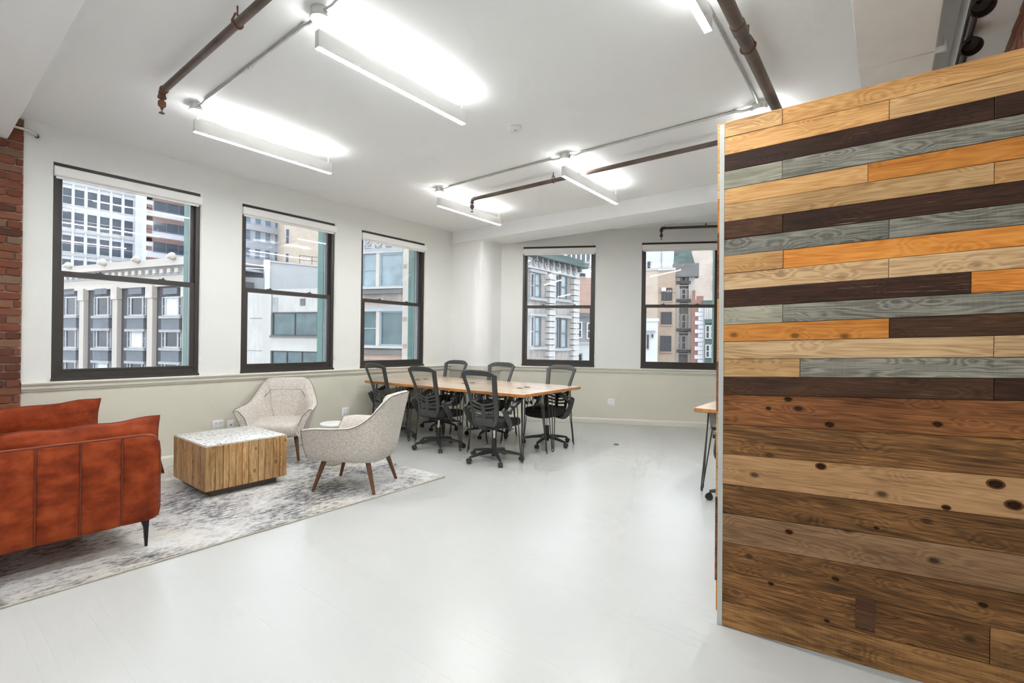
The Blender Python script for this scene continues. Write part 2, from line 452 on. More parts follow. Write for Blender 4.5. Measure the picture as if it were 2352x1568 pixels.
# ---------------------------------------------------------------- mesh helpers
class MB:
    def __init__(self):
        self.v, self.f, self.m = [], [], []
    def add(self, vs, fs, mi=0):
        o = len(self.v)
        self.v += [tuple(p) for p in vs]
        for f in fs:
            self.f.append(tuple(i + o for i in f))
            self.m.append(mi)
    def box(self, x0, x1, y0, y1, z0, z1, mi=0):
        vs = [(x, y, z) for z in (z0, z1) for y in (y0, y1) for x in (x0, x1)]
        self.add(vs, [(0, 2, 3, 1), (4, 5, 7, 6), (0, 1, 5, 4), (2, 6, 7, 3), (0, 4, 6, 2), (1, 3, 7, 5)], mi)
        return self
    def hexa(self, p, mi=0):
        """8 points: bottom 0-3 counter-clockwise, top 4-7"""
        self.add(p, [(3, 2, 1, 0), (4, 5, 6, 7), (0, 1, 5, 4), (1, 2, 6, 5), (2, 3, 7, 6), (3, 0, 4, 7)], mi)
        return self
    def rbox(self, c, s, r=0.01, seg=2, mi=0, M=None):
        bm = bmesh.new()
        bmesh.ops.create_cube(bm, size=1.0)
        for q in bm.verts:
            q.co = Vector((q.co.x * s[0], q.co.y * s[1], q.co.z * s[2]))
        bmesh.ops.bevel(bm, geom=bm.edges[:], offset=min(r, min(s) * 0.49), segments=seg, profile=0.5, affect='EDGES')
        bm.verts.index_update()
        vs = [Vector(q.co) for q in bm.verts]
        if M is not None:
            vs = [M @ q for q in vs]
        vs = [(q.x + c[0], q.y + c[1], q.z + c[2]) for q in vs]
        fs = [tuple(l.vert.index for l in f.loops) for f in bm.faces]
        bm.free()
        self.add(vs, fs, mi)
        return self
    def tube(self, pts, r, n=8, closed=False, mi=0, cap=True):
        P = [Vector(p) for p in pts]
        rs = r if isinstance(r, (list, tuple)) else [r] * len(P)
        N = len(P)
        rings = []
        ref = None
        for i in range(N):
            a = P[(i - 1) % N] if (closed or i > 0) else P[i]
            c = P[(i + 1) % N] if (closed or i < N - 1) else P[i]
            d = (c - a)
            d = d.normalized() if d.length > 1e-9 else Vector((0, 0, 1))
            if ref is None:
                ref = Vector((0, 0, 1)) if abs(d.z) < 0.9 else Vector((1, 0, 0))
            e1 = (ref - d * ref.dot(d))
            e1 = e1.normalized() if e1.length > 1e-6 else d.orthogonal().normalized()
            ref = e1
            e2 = d.cross(e1)
            rings.append([P[i] + rs[i] * (math.cos(2 * PI * k / n) * e1 + math.sin(2 * PI * k / n) * e2) for k in range(n)])
        vs = [p for ring in rings for p in ring]
        fs = []
        for i in range(N if closed else N - 1):
            j = (i + 1) % N
            for k in range(n):
                l = (k + 1) % n
                fs.append((i * n + k, i * n + l, j * n + l, j * n + k))
        if cap and not closed:
            fs.append(tuple(range(n - 1, -1, -1)))
            fs.append(tuple((N - 1) * n + k for k in range(n)))
        self.add(vs, fs, mi)
        return self
    def cyl(self, p0, p1, r0, r1=None, n=16, mi=0):
        return self.tube([p0, p1], [r0, r0 if r1 is None else r1], n, mi=mi)
    def lathe(self, prof, n=24, o=(0, 0, 0), mi=0, axis='z'):
        vs, fs = [], []
        for r, z in prof:
            for k in range(n):
                a = 2 * PI * k / n
                p = (r * math.cos(a), r * math.sin(a), z)
                if axis == 'x':
                    p = (p[2], p[0], p[1])
                elif axis == 'y':
                    p = (p[1], p[2], p[0])
                vs.append((p[0] + o[0], p[1] + o[1], p[2] + o[2]))
        for i in range(len(prof) - 1):
            for k in range(n):
                l = (k + 1) % n
                fs.append((i * n + k, i * n + l, (i + 1) * n + l, (i + 1) * n + k))
        if prof[0][0] > 1e-6:
            fs.append(tuple(range(n - 1, -1, -1)))
        if prof[-1][0] > 1e-6:
            fs.append(tuple((len(prof) - 1) * n + k for k in range(n)))
        self.add(vs, fs, mi)
        return self
    def extrude(self, poly, x0, x1, mi=0):
        """profile (y, z) extruded along x"""
        n = len(poly)
        vs = [(x0, y, z) for y, z in poly] + [(x1, y, z) for y, z in poly]
        fs = [tuple(range(n)), tuple(range(2 * n - 1, n - 1, -1))]
        for i in range(n):
            j = (i + 1) % n
            fs.append((i, n + i, n + j, j))
        self.add(vs, fs, mi)
        return self
    def loft(self, rings, closed=True, cap=True, mi=0):
        n = len(rings[0])
        vs = [p for r in rings for p in r]
        fs = []
        for i in range(len(rings) - 1):
            for k in range(n if closed else n - 1):
                l = (k + 1) % n
                fs.append((i * n + k, i * n + l, (i + 1) * n + l, (i + 1) * n + k))
        if cap and closed:
            fs.append(tuple(range(n - 1, -1, -1)))
            fs.append(tuple((len(rings) - 1) * n + k for k in range(n)))
        self.add(vs, fs, mi)
        return self
    def mesh(self, name, mats, angle=38):
        me = bpy.data.meshes.new(name)
        me.from_pydata(self.v, [], self.f)
        for q in (mats if isinstance(mats, (list, tuple)) else [mats]):
            me.materials.append(MATS[q])
        if len(me.materials) > 1:
            me.polygons.foreach_set('material_index', self.m)
        bm = bmesh.new()
        bm.from_mesh(me)
        bmesh.ops.recalc_face_normals(bm, faces=bm.faces)
        bm.to_mesh(me)
        bm.free()
        me.polygons.foreach_set('use_smooth', [True] * len(me.polygons))
        me.set_sharp_from_angle(angle=R(angle))
        me.update()
        return me
    def obj(self, name, mats, parent=None, loc=None, rz=0.0, angle=38):
        return link_obj(name, self.mesh(name, mats, angle), parent, loc, rz)
def link_obj(name, me, parent=None, loc=None, rz=0.0):
    o = bpy.data.objects.new(name, me)
    COL.objects.link(o)
    if parent is not None:
        o.parent = parent
    if loc is not None:
        o.location = loc
    o.rotation_euler = (0, 0, rz)
    return o
def tag(o, label=None, cat=None, group=None, kind=None):
    for k, v in (('label', label), ('category', cat), ('group', group), ('kind', kind)):
        if v:
            o[k] = v
    return o
def thing(name, label, cat, loc=(0, 0, 0), rz=0.0, group=None, kind=None):
    o = bpy.data.objects.new(name, None)
    COL.objects.link(o)
    o.empty_display_size = 0.1
    o.location = loc
    o.rotation_euler = (0, 0, rz)
    return tag(o, label, cat, group, kind)
def copy_tree(o, parent=None):
    c = o.copy()
    COL.objects.link(c)
    c.parent = parent
    for ch in list(o.children):
        copy_tree(ch, c)
    return c
def arc(c, r, a0, a1, n, plane='xz'):
    out = []
    for i in range(n + 1):
        a = R(a0 + (a1 - a0) * i / n)
        x, y = r * math.cos(a), r * math.sin(a)
        out.append({'xz': (c[0] + x, c[1], c[2] + y), 'yz': (c[0], c[1] + x, c[2] + y), 'xy': (c[0] + x, c[1] + y, c[2])}[plane])
    return out

# ---------------------------------------------------------------- the room
XL, XR, H = -6.159, 0.54, 3.333          # left wall, right wall, ceiling
YB = -4.2                                # wall behind the camera
BW0, BWA = (-3.417, 7.666), R(27.63)     # angled back wall: a point on it and its direction
BU0, BU1 = -3.095, 4.466                 # its extent along itself
def bw(u, w=0.0, z=0.0):
    return (BW0[0] + u * math.cos(BWA) - w * math.sin(BWA), BW0[1] + u * math.sin(BWA) + w * math.cos(BWA), z)
yB = lambda x: BW0[1] + (x - BW0[0]) * math.tan(BWA)

# floor: sub-floor slab and 57 mm painted boards laid along x
fl = MB()
poly = [(XL, YB), (XR, YB), (XR, yB(XR)), (XL, yB(XL))]
fl.hexa([(x, y, -0.14) for x, y in poly] + [(x, y, -0.012) for x, y in poly])
floor = fl.obj('floor', 'joint_dirt')
tag(floor, 'white painted floor of narrow wooden boards', 'floor', kind='structure')
PB = 0.0575
def board(mb, x0, x1, y0, o=(0, 0)):
    q = random.Random(int(y0 * 1000))
    c, d = (0.0007, 0.0004) if q.random() < 0.25 else (0.0003, 0.0001)
    a, b_ = y0, y0 + PB - 0.00002
    tl = q.uniform(-0.00007, 0.00007)
    pr = [(a, -0.012), (b_, -0.012), (b_, -d), (b_ - c, tl), (a + c, -tl), (a, -d)]
    mb.extrude([(y - o[1], z) for y, z in pr], x0 - o[0], x1 - o[0])
rest = MB()
k0 = int(0.20 / PB)
k1 = int(6.9 / PB)
y = YB
row = 0
nb = 0
yk = lambda k: 0.0225 + k * PB
for k in range(int((YB - 0.0225) / PB), int(9.9 / PB)):
    y0 = yk(k)
    xa = XL
    if y0 + PB > yB(XL):
        xa = BW0[0] + (y0 + PB - BW0[1]) / math.tan(BWA)
    if xa > XR - 0.05 or y0 < YB:
        continue
    rnd = random.Random(k)
    cut = XL + 1.2 + 3.8 * rnd.random()
    if k0 <= k <= k1 and cut > xa + 0.3:
        for a, b_ in ((xa, cut), (cut + 0.0002, XR)):
            mb = MB()
            board(mb, a, b_, y0, ((a + b_) / 2, y0))
            mb.obj('floor_board', 'floor_paint', floor, ((a + b_) / 2, y0, 0), angle=0.01)
            nb += 1
    else:
        board(rest, xa, XR, y0)
tag(rest.obj('floor_board_rows', 'floor_paint', floor, angle=0.01), kind='stuff')

# ceiling with its beams
cl = MB()
cl.hexa([(x, y, H) for x, y in poly] + [(x, y, H + 0.25) for x, y in poly])
tag(cl.obj('ceiling', 'ceiling_paint'), 'flat white painted ceiling', 'ceiling', kind='structure')
ZB = 3.12
mb = MB()
mb.rbox(((XL + XR) / 2, 6.39, (ZB + H + 0.02) / 2), (XR - XL, 0.58, H + 0.02 - ZB), 0.012, 2)
tag(mb.obj('ceiling_beam', 'ceiling_paint'), 'white boxed ceiling beam in front of the angled window wall', 'beam', kind='structure')
mb = MB()
mb.rbox(((XL + XR) / 2, 0.583 - 0.40, (ZB + H + 0.02) / 2), (XR - XL, 0.80, H + 0.02 - ZB), 0.004, 1)
tag(mb.obj('ceiling_beam', 'ceiling_paint'), 'white ceiling beam crossing the top corner over the brick wall', 'beam', kind='structure')
bm_ = thing('ceiling_beam', 'patched plaster ceiling beam above the plank partition', 'beam', (0, 0, 0), kind='structure')
for a, b_ in ((0.59, 3.724), (3.732, 6.09)):
    mb = MB()
    mb.rbox((0.023, (a + b_) / 2, (ZB + H + 0.02) / 2), (0.37, b_ - a, H + 0.02 - ZB), 0.006, 1)
    mb.obj('beam_section', 'patched_plaster', bm_)
mb = MB()
mb.box(0.20, 0.245, 3.70, 3.712, 3.10, 3.13).box(0.24, 0.252, 3.69, 3.722, 3.10, 3.17)
mb.obj('beam_bracket', 'ceiling_paint', bm_)
mb = MB()
mb.rbox(((0.31 + XR) / 2, 3.34, (ZB + H + 0.02) / 2), (XR - 0.31, 5.5, H + 0.02 - ZB), 0.01, 1)
tag(mb.obj('ceiling_soffit', 'ceiling_paint'), 'white ceiling soffit along the brick wall over the partition', 'soffit', kind='structure')

# walls as boxes round their openings; local x along the wall, local y outwards
WT = 0.30
def wall(name, label, u0, u1, openings, loc, rz, zsplit=0.9, ztop=H + 0.02, mats=('wall_upper', 'wall_lower')):
    mb = MB()
    zs = [(-0.14, zsplit, 1), (zsplit, ztop, 0)] if zsplit else [(-0.14, ztop, 0)]
    cuts = [u0]
    for a, b_, z0, z1 in openings:
        cuts += [a, b_]
    cuts.append(u1)
    for i in range(0, len(cuts), 2):
        for z0, z1, mi in zs:
            mb.box(cuts[i], cuts[i + 1], 0, WT, z0, z1, mi)
    for a, b_, z0, z1 in openings:
        if zsplit:
            mb.box(a, b_, 0, WT, -0.14, zsplit, 1)
            mb.box(a, b_, 0, WT, zsplit, z0, 0)
        else:
            mb.box(a, b_, 0, WT, -0.14, z0, 0)
        mb.box(a, b_, 0, WT, z1, ztop, 0)
    return tag(mb.obj(name, list(mats), None, loc, rz), label, 'wall', kind='structure')
BRK = 0.685                               # where the brick begins on the left wall
WL = [(0.882, 2.102, 0.964, 3.016), (2.551, 3.787, 0.964, 3.016), (4.224, 5.461, 0.964, 3.016)]
wall_left = wall('wall_left', 'off-white window wall with a beige painted dado', BRK, 6.6, WL, (XL, 0, 0), R(90))
WBK = [(-1.883, -0.620, 0.970, 3.060), (0.153, 1.41, 0.970, 3.085)]
wall_back = wall('wall_back', 'angled off-white window wall with a beige painted dado', BU0 - 0.1, BU1, WBK, (*BW0, 0), BWA)
# unseen rear of the room: plain wall with openings added to let daylight in
wall('wall_rear', 'plain white unseen wall with window openings added for light, opposite the plank partition', -XR, -XL,
     [(0.9, 2.1, 0.96, 3.0), (3.6, 4.8, 0.96, 3.0)], (0, YB, 0), R(180), None)

# brick: left wall nearer than the windows, and a scrap of the right wall above the partition
def bricks(parent, u0, u1, z0, z1, course=0.0708, length=0.205, seed=3):
    rnd = random.Random(seed)
    me = []
    for q in range(5):
        mb = MB()
        bm = bmesh.new()
        bmesh.ops.create_cube(bm, size=1.0)
        bmesh.ops.bevel(bm, geom=bm.edges[:], offset=0.06, segments=1, affect='EDGES')
        rr = random.Random(seed * 10 + q)
        for p in bm.verts:
            p.co += Vector((rr.uniform(-.02, .02), rr.uniform(-.05, .05), rr.uniform(-.05, .05)))
        bm.verts.index_update()
        mb.add([p.co for p in bm.verts], [tuple(l.vert.index for l in f.loops) for f in bm.faces])
        bm.free()
        me.append(mb.mesh('brick', 'brick_red', 30))
    n = 0
    z = z0
    r = 0
    while z + course * 0.8 <= z1:
        x = u1
        head = (r % 6 == 5)
        L = length / 2 if head else length
        first = L if r % 2 == 0 else L * 0.5
        while x > u0 + 0.02:
            w = min(first, x - u0)
            first = L
            hgt = course - 0.011 + rnd.uniform(-.003, .002)
            o = link_obj('brick', rnd.choice(me), parent, (x - w / 2, 0.012 + rnd.uniform(-.006, .005), z + course / 2))
            o.scale = (max(0.02, w - 0.010), 0.07, hgt)
            n += 1
            x -= w
        z += course
        r += 1
    return n
mb = MB()
mb.box(YB, BRK, 0, WT, -0.14, H + 0.02)
wall_brick = tag(mb.obj('wall_brick', 'mortar', None, (XL, 0, 0), R(90)), 'exposed red brick wall behind the sofa', 'wall', kind='structure')
nbk = bricks(wall_brick, -0.40, BRK - 0.002, 0.0, H)
bk2 = MB()
bk2.box(YB, -0.40, -0.02, 0.05, 0, H)
tag(bk2.obj('brickwork', 'brick_red', wall_brick), kind='stuff')
mb = MB()
mb.box(-yB(XR), -2.6, 0, WT, -0.14, H + 0.02, 0).box(-2.6, -YB, 0, WT, -0.14, H + 0.02, 1)  # unseen near stretch is white to bounce light into the room
wall_right = tag(mb.obj('wall_right', ['mortar', 'wall_upper'], None, (XR, 0, 0), R(-90)), 'red brick side wall behind the plank partition', 'wall', kind='structure')
bricks(wall_right, -4.9, -3.2, 2.55, 3.12, seed=9)

# column in the corner under the beam, rounded, glossy paint
def column_ring(z, grow=0.0):
    x1, y0, rr = -5.43 + grow, 6.115 - grow, 0.30
    pts = [(XL - 0.05, y0)]
    for i in range(9):
        a = R(-90 + 90 * i / 8)
        pts.append((x1 - rr + rr * math.cos(a), y0 + rr + rr * math.sin(a)))
    pts += [(x1, 6.66), (XL - 0.05, 6.66)]
    return [(x, y_, z) for x, y_ in pts]
mb = MB()
mb.loft([column_ring(-0.05), column_ring(0.9)], mi=1)
mb.loft([column_ring(0.9), column_ring(ZB + 0.05)], mi=0)
tag(mb.obj('column', ['column_paint', 'wall_lower'], angle=50), 'glossy rounded white corner column under the beam', 'column', kind='structure')

# chair rail and skirting
RAIL = [(0, 0.872), (-0.012, 0.872), (-0.014, 0.885), (-0.026, 0.892), (-0.030, 0.905), (-0.018, 0.912), (-0.020, 0.926), (-0.040, 0.934), (-0.046, 0.948), (-0.040, 0.958), (0, 0.960)]
BASE = [(0, 0), (-0.016, 0), (-0.016, 0.075), (-0.008, 0.086), (-0.006, 0.094), (0, 0.096)]
for nm, prof, u0, u1, loc, rz, lb, ct in (
        ('trim_1', RAIL, BRK, 6.12, (XL, 0, 0), R(90), 'moulded beige chair rail under the three-window wall', 'chair rail'),
        ('trim_2', RAIL, -2.42, BU1, (*BW0, 0), BWA, 'moulded beige chair rail under the angled window wall', 'chair rail'),
        ('baseboard_left', BASE, BRK, 6.12, (XL, 0, 0), R(90), 'beige skirting board along the three-window wall', 'baseboard'),
        ('baseboard_back', BASE, -2.42, BU1, (*BW0, 0), BWA, 'beige skirting board along the angled window wall', 'baseboard')):
    mb = MB()
    mb.extrude(prof, u0, u1)
    tag(mb.obj(nm, 'trim_paint', None, loc, rz, angle=25), lb, ct, kind='structure')
mb = MB()
for prof_z, g in ((((0.872, 0.960)), 0.03), ((0.0, 0.096), 0.014)):
    mb.loft([column_ring(prof_z[0], g), column_ring(prof_z[1], g)])
tag(mb.obj('trim_3', 'trim_paint', angle=50), 'chair rail and skirting wrapped round the corner column', 'chair rail', kind='structure')

# double-hung windows
def ring(mb, u0, u1, z0, z1, y0, y1, wl, wr, wb, wt):
    mb.box(u0, u0 + wl, y0, y1, z0, z1)
    mb.box(u1 - wr, u1, y0, y1, z0, z1)
    mb.box(u0 + wl, u1 - wr, y0, y1, z0, z0 + wb)
    mb.box(u0 + wl, u1 - wr, y0, y1, z1 - wt, z1)
WIN = [('the brick wall', WL[0], (XL, 0, 0), R(90), 'black double-hung window nearest the brick wall'),
       ('', WL[1], (XL, 0, 0), R(90), 'black double-hung window above the armchair, middle of the long wall'),
       ('', WL[2], (XL, 0, 0), R(90), 'black double-hung window nearest the rounded corner column, long wall'),
       ('', WBK[0], (*BW0, 0), BWA, 'black double-hung window on the angled wall beside the column'),
       ('', WBK[1], (*BW0, 0), BWA, 'black double-hung window partly hidden by the plank partition')]
BLIND = ['nearest the brick wall', 'above the armchair', 'nearest the rounded column on the long wall', 'on the angled wall beside the column', 'beside the plank partition']
for i, (_, (u0, u1, z0, z1), loc, rz, lb) in enumerate(WIN):
    w = thing('window_%d' % (i + 1), lb, 'window', loc, rz, kind='structure')
    mb = MB()
    ring(mb, u0, u1, z0, z1, 0.015, 0.125, 0.038, 0.038, 0.035, 0.042)
    mb.box(u0 - 0.004, u1 + 0.004, -0.012, 0.02, z0 - 0.004, z0 + 0.022)
    mb.obj('frame', 'bronze', w)
    zm = z0 + 0.495 * (z1 - z0)
    mb = MB()
    a, b_ = u0 + 0.038, u1 - 0.038
    ring(mb, a, b_, z0 + 0.03, zm + 0.025, 0.028, 0.062, 0.048, 0.048, 0.075, 0.048)
    mb.box(a, b_, 0.018, 0.028, z0 + 0.085, z0 + 0.095)
    lo = mb.obj('lower_sash', 'bronze', w)
    MB().box(a + 0.04, b_ - 0.04, 0.044, 0.047, z0 + 0.09, zm - 0.01).obj('pane', 'window_glass', lo)
    for q in (0.27, 0.73):
        mb = MB()
        uu = a + (b_ - a) * q
        mb.box(uu - 0.03, uu + 0.03, 0.03, 0.055, zm + 0.025, zm + 0.034).cyl((uu + 0.01, 0.04, zm + 0.03), (uu + 0.01, 0.04, zm + 0.048), 0.008, n=8)
        mb.obj('sash_lock', 'bronze', lo)
    mb = MB()
    ring(mb, a, b_, zm - 0.025, z1 - 0.03, 0.070, 0.104, 0.036, 0.036, 0.045, 0.05)
    up = mb.obj('upper_sash', 'bronze', w)
    MB().box(a + 0.03, b_ - 0.03, 0.086, 0.089, zm, z1 - 0.06).obj('pane', 'window_glass', up)
    mb = MB()
    mb.box(b_ - 0.028, b_ + 0.004, 0.104, 0.114, z0 + 0.03, z1).box(b_ - 0.022, b_ + 0.004, 0.150, 0.158, z0 + 0.03, z1)
    mb.obj('storm_bead', 'storm_white', w)
    MB().box(b_ - 0.016, u1 + 0.002, 0.114, 0.20, z0, z1).obj('storm_track', 'storm_track', w)
    mb = MB()
    mb.box(u1 - 0.045, u1 + 0.002, 0.20, WT + 0.06, z0, z1).box(u0 - 0.002, u0 + 0.03, 0.13, WT + 0.06, z0, z1)
    mb.obj('outer_jamb', 'copper_green', w)
    MB().box(u0 - 0.05, u1 + 0.05, 0.12, WT + 0.10, z0 - 0.06, z0 + 0.012).obj('outer_sill', 'storm_white', w)
    # roller blind: its own thing hanging in the head of the opening
    bl = thing('roller_blind', 'raised white roller blind in the window ' + BLIND[i], 'blind', loc, rz, 'white roller blinds in the windows')
    mb = MB()
    mb.extrude([(0.05, z1 - 0.040), (-0.028, z1 - 0.040), (-0.034, z1 - 0.05), (-0.034, z1 - 0.118), (-0.024, z1 - 0.128), (0.05, z1 - 0.128)], u0 + 0.004, u1 + 0.010)
    mb.obj('cassette', 'blind_white', bl, angle=25)
    MB().rbox(((u0 + u1) / 2 + .003, 0.008, z1 - 0.138), (u1 - u0 - 0.03, 0.022, 0.024), 0.006).obj('hem_bar', 'blind_white', bl)
    mb = MB()
    mb.tube([(u1 + 0.004, -0.012, z1 - 0.12), (u1 + 0.004, -0.012, z0 + 0.20)], 0.0022, 6)
    mb.tube([(u1 + 0.014, -0.012, z1 - 0.12), (u1 + 0.014, -0.012, z0 + 0.20)], 0.0022, 6)
    mb.obj('bead_chain', 'blind_white', bl)
    MB().rbox((u1 + 0.009, -0.010, z0 + 0.175), (0.022, 0.016, 0.06), 0.005).obj('chain_tensioner', 'plastic_white', bl)

# wall outlets
def outlet(label, loc, rz, gang, kind='duplex'):
    w = 0.075 if gang == 1 else 0.118
    t_ = thing('wall_outlet' if kind == 'duplex' else 'data_jack', label, 'outlet', loc, rz)
    MB().rbox((0, -0.004, 0), (w, 0.008, 0.118), 0.003).obj('cover_plate', 'plastic_white', t_)
    if kind == 'duplex':
        for gx in ((0,) if gang == 1 else (-0.023, 0.023)):
            for gz in (-0.026, 0.026):
                mb = MB()
                mb.rbox((gx, -0.0085, gz), (0.033, 0.004, 0.036), 0.004, mi=0)
                for sx in (-0.007, 0.007):
                    mb.box(gx + sx - 0.0015, gx + sx + 0.0015, -0.0115, -0.0100, gz - 0.003, gz + 0.009, 1)
                mb.cyl((gx, -0.0115, gz - 0.011), (gx, -0.010, gz - 0.011), 0.003, n=8, mi=1)
                mb.obj('socket', ['plastic_white', 'slot_dark'], t_)
    else:
        mb = MB()
        mb.cyl((0, -0.012, 0), (0, -0.006, 0), 0.008, n=12, mi=1)
        mb.obj('socket', ['plastic_white', 'slot_dark'], t_)
outlet('white double socket outlet between the coffee table and the middle window', (XL, 2.312, 0.366), R(90), 2)
outlet('small white single jack plate next to a double outlet', (XL, 2.449, 0.352), R(90), 1, 'jack')
outlet('white double socket outlet on the dado between the armchairs', (XL, 3.987, 0.345), R(90), 2)
outlet('white double socket outlet on the dado of the angled wall', bw(-0.325, 0, 0.372), BWA, 2)

# plank partition standing in front of the right wall
PA = R(4.0)
part_ = thing('plank_partition', 'tall partition clad in mixed reclaimed wood planks', 'partition', (-0.626, 2.5144, 0), PA, kind='structure')
PL = (XR + 0.626) / math.cos(PA) - 0.004
LN = [(2.488, 2.521), (2.411, 2.443), (2.324, 2.359), (2.244, 2.271), (2.156, 2.191), (2.078, 2.106), (1.993, 2.022), (1.907, 1.939), (1.824, 1.858), (1.737, 1.78),
      (1.656, 1.696), (1.571, 1.612), (1.485, 1.531), (1.402, 1.446), (1.316, 1.364), (1.228, 1.287), (1.141, 1.204), (0.992, 1.06), (0.849, 0.917), (0.701, 0.758),
      (0.556, 0.629), (0.414, 0.485), (0.275, 0.337), (0.121, 0.196), (0.002, 0.046)]
CUT = [0.231, 0.625, 0.944, 0.234, 0.556, 0.945, 0.238, 0.63, 0.242, 0.63, 0.884, 0.243, 0.634, 0.951, 0.315, 0.952, 0, 0, 0, 0, 0, 0, 0.951, 0]
COLS = [('tan', 'honey'), ('honey', 'tan'), ('dark', 'dark'), ('sage', 'grey'), ('honey', 'orange'), ('tan', 'honey'), ('umber', 'dark'), ('grey', 'grey'),
        ('honey', 'orange'), ('pale', 'pale'), ('dark', 'orange'), ('sage', 'grey'), ('orange', 'umber'), ('pale', 'pale'), ('tan', 'grey'), ('umber', 'dark'),
        ('rust',), ('bark',), ('sand',), ('bark',), ('mocha',), ('bark',), ('bark', 'mixed'), ('mixed',)]
for i in range(24):
    (tl, tr), (bl_, br_) = LN[i], LN[i + 1]
    ends = [0.0, CUT[i], PL] if CUT[i] else [0.0, PL]
    zt = lambda s: tl + (tr - tl) * s / 1.249
    zb_ = lambda s: bl_ + (br_ - bl_) * s / 1.249
    for j in range(len(ends) - 1):
        rnd = random.Random(i * 7 + j)
        a, b_ = ends[j] + (0.0008 if j else -0.018 * (tl / 2.483)), ends[j + 1] - 0.0008
        g = 0.0009
        th = 0.014 + rnd.uniform(0, 0.004)
        cz = (zt(a) + zb_(b_)) / 2
        cxx = (a + b_) / 2
        c = 0.0015
        P = lambda s, z, y_: (s - cxx, y_, z - cz)
        back = [P(a, zb_(a) + g, 0.0), P(b_, zb_(b_) + g, 0.0), P(b_, zt(b_) - g, 0.0), P(a, zt(a) - g, 0.0)]
        mid = [P(a, zb_(a) + g, -th + c), P(b_, zb_(b_) + g, -th + c), P(b_, zt(b_) - g, -th + c), P(a, zt(a) - g, -th + c)]
        fr = [P(a + c, zb_(a) + g + c, -th), P(b_ - c, zb_(b_) + g + c, -th), P(b_ - c, zt(b_) - g - c, -th), P(a + c, zt(a) - g - c, -th)]
        mb = MB()
        mb.loft([back, mid, fr])
        mb.obj('plank', 'plank_' + COLS[i][j], part_, (cxx, 0.016, cz), angle=20)
mb = MB()
mb.hexa([(0.0, 0.017, 0.012), (PL, 0.017, 0.05), (PL, 0.030, 0.05), (0.0, 0.030, 0.012),
         (-0.012, 0.017, 2.465), (PL, 0.017, 2.495), (PL, 0.030, 2.495), (-0.012, 0.030, 2.465)])
mb.obj('core', 'plinth_dark', part_)
mb = MB()
mb.hexa([(-0.0245, 0.0, 0.002), (-0.001, 0.0, 0.002), (-0.001, 0.030, 0.002), (-0.0245, 0.030, 0.002),
         (-0.0405, 0.0, 2.478), (-0.019, 0.0, 2.478), (-0.019, 0.030, 2.478), (-0.0405, 0.030, 2.478)])
mb.obj('end_trim', 'end_trim', part_)
zz = [0.05, 0.20, 0.62, 1.05, 1.30, 1.62, 1.95, 2.12, 2.25, 2.50]
for i in range(9):
    mb = MB()
    d = [.004, -.002, 0, -.001, 0, -.001, 0, -.001, -.003][i]
    q0, q1 = -0.041 + d - 0.014 * zz[i] / 2.5, -0.041 + d - 0.014 * zz[i + 1] / 2.5
    z0_, z1_ = zz[i] + 0.001, zz[i + 1] - 0.001
    mb.hexa([(q0, 0.034, z0_), (PL, 0.034, z0_), (PL, 0.048, z0_), (q0, 0.048, z0_), (q1, 0.034, z1_), (PL, 0.034, z1_), (PL, 0.048, z1_), (q1, 0.048, z1_)])
    mb.obj('rear_plank', ['plank_orange', 'plank_rust', 'plank_tan', 'plank_rust', 'plank_honey', 'plank_rust', 'plank_orange', 'plank_pale', 'plank_tan'][i], part_)
# large knots in the wide lower planks
for i, (sx, z, r) in enumerate(((0.43, 1.04, .017), (0.79, 1.08, .015), (0.40, 0.85, .017), (0.96, 0.87, .021), (1.01, 0.80, .021), (0.82, 0.752, .012), (0.28, 0.53, .014), (0.60, 0.62, .010),
                                (0.21, 0.27, .012), (0.43, 0.17, .010), (0.27, 1.14, .015), (0.19, 1.09, .010), (0.46, 0.365, .014), (0.93, 0.40, .014))):
    mb = MB()
    mb.lathe([(r * 1.25, 0.004), (r * 1.25, -0.0004), (r * 0.95, -0.0010)], 20, axis='y', mi=0)
    mb.lathe([(r * 0.95, -0.0009), (r * 0.8, -0.0014), (0.0, -0.0012)], 20, axis='y', mi=1)
    o = mb.obj('knot', ['knot_ring', 'knot_core'], part_, (sx, -0.0016, z))
    o.scale = (1.05, 1, 0.75)
# dark stain block let into the low plank
mb = MB()
mb.box(-0.034, 0.034, -0.0008, 0.004, -0.070, 0.068)
mb.obj('plank_patch', 'plank_umber', part_, (0.566, -0.0026, 0.245))

# ---------------------------------------------------------------- ceiling services
def make_lamp():
    t_ = thing('linear_pendant_light', '', 'pendant light')
    Lh = 1.245
    mb = MB()
    mb.box(-0.021, -0.0185, 0, Lh, 3.100, 3.203).box(0.0185, 0.021, 0, Lh, 3.100, 3.203)
    mb.box(-0.0185, 0.0185, 0.0, 0.003, 3.100, 3.203).box(-0.0185, 0.0185, Lh - 0.003, Lh, 3.100, 3.203)
    mb.box(-0.0185, 0.0185, 0.003, Lh - 0.003, 3.135, 3.170)
    mb.obj('housing', 'lamp_white', t_)
    MB().box(-0.0183, 0.0183, 0.004, Lh - 0.004, 3.0985, 3.106).obj('lower_diffuser', 'diffuser_down', t_)
    MB().box(-0.0183, 0.0183, 0.004, Lh - 0.004, 3.192, 3.199).obj('upper_diffuser', 'diffuser_up', t_)
    for y_ in (0.03, Lh - 0.03):
        mb = MB()
        mb.tube([(0, y_, 3.190), (0, y_, H + 0.002)], 0.0016, 6)
        mb.cyl((0, y_, 3.200), (0, y_, 3.222), 0.005, n=10)
        if y_ > 0.5:
            mb.cyl((0, y_, H - 0.014), (0, y_, H + 0.001), 0.010, n=12)
        mb.obj('suspension_wire', 'galvanised', t_)
    return t_
lamp0 = make_lamp()
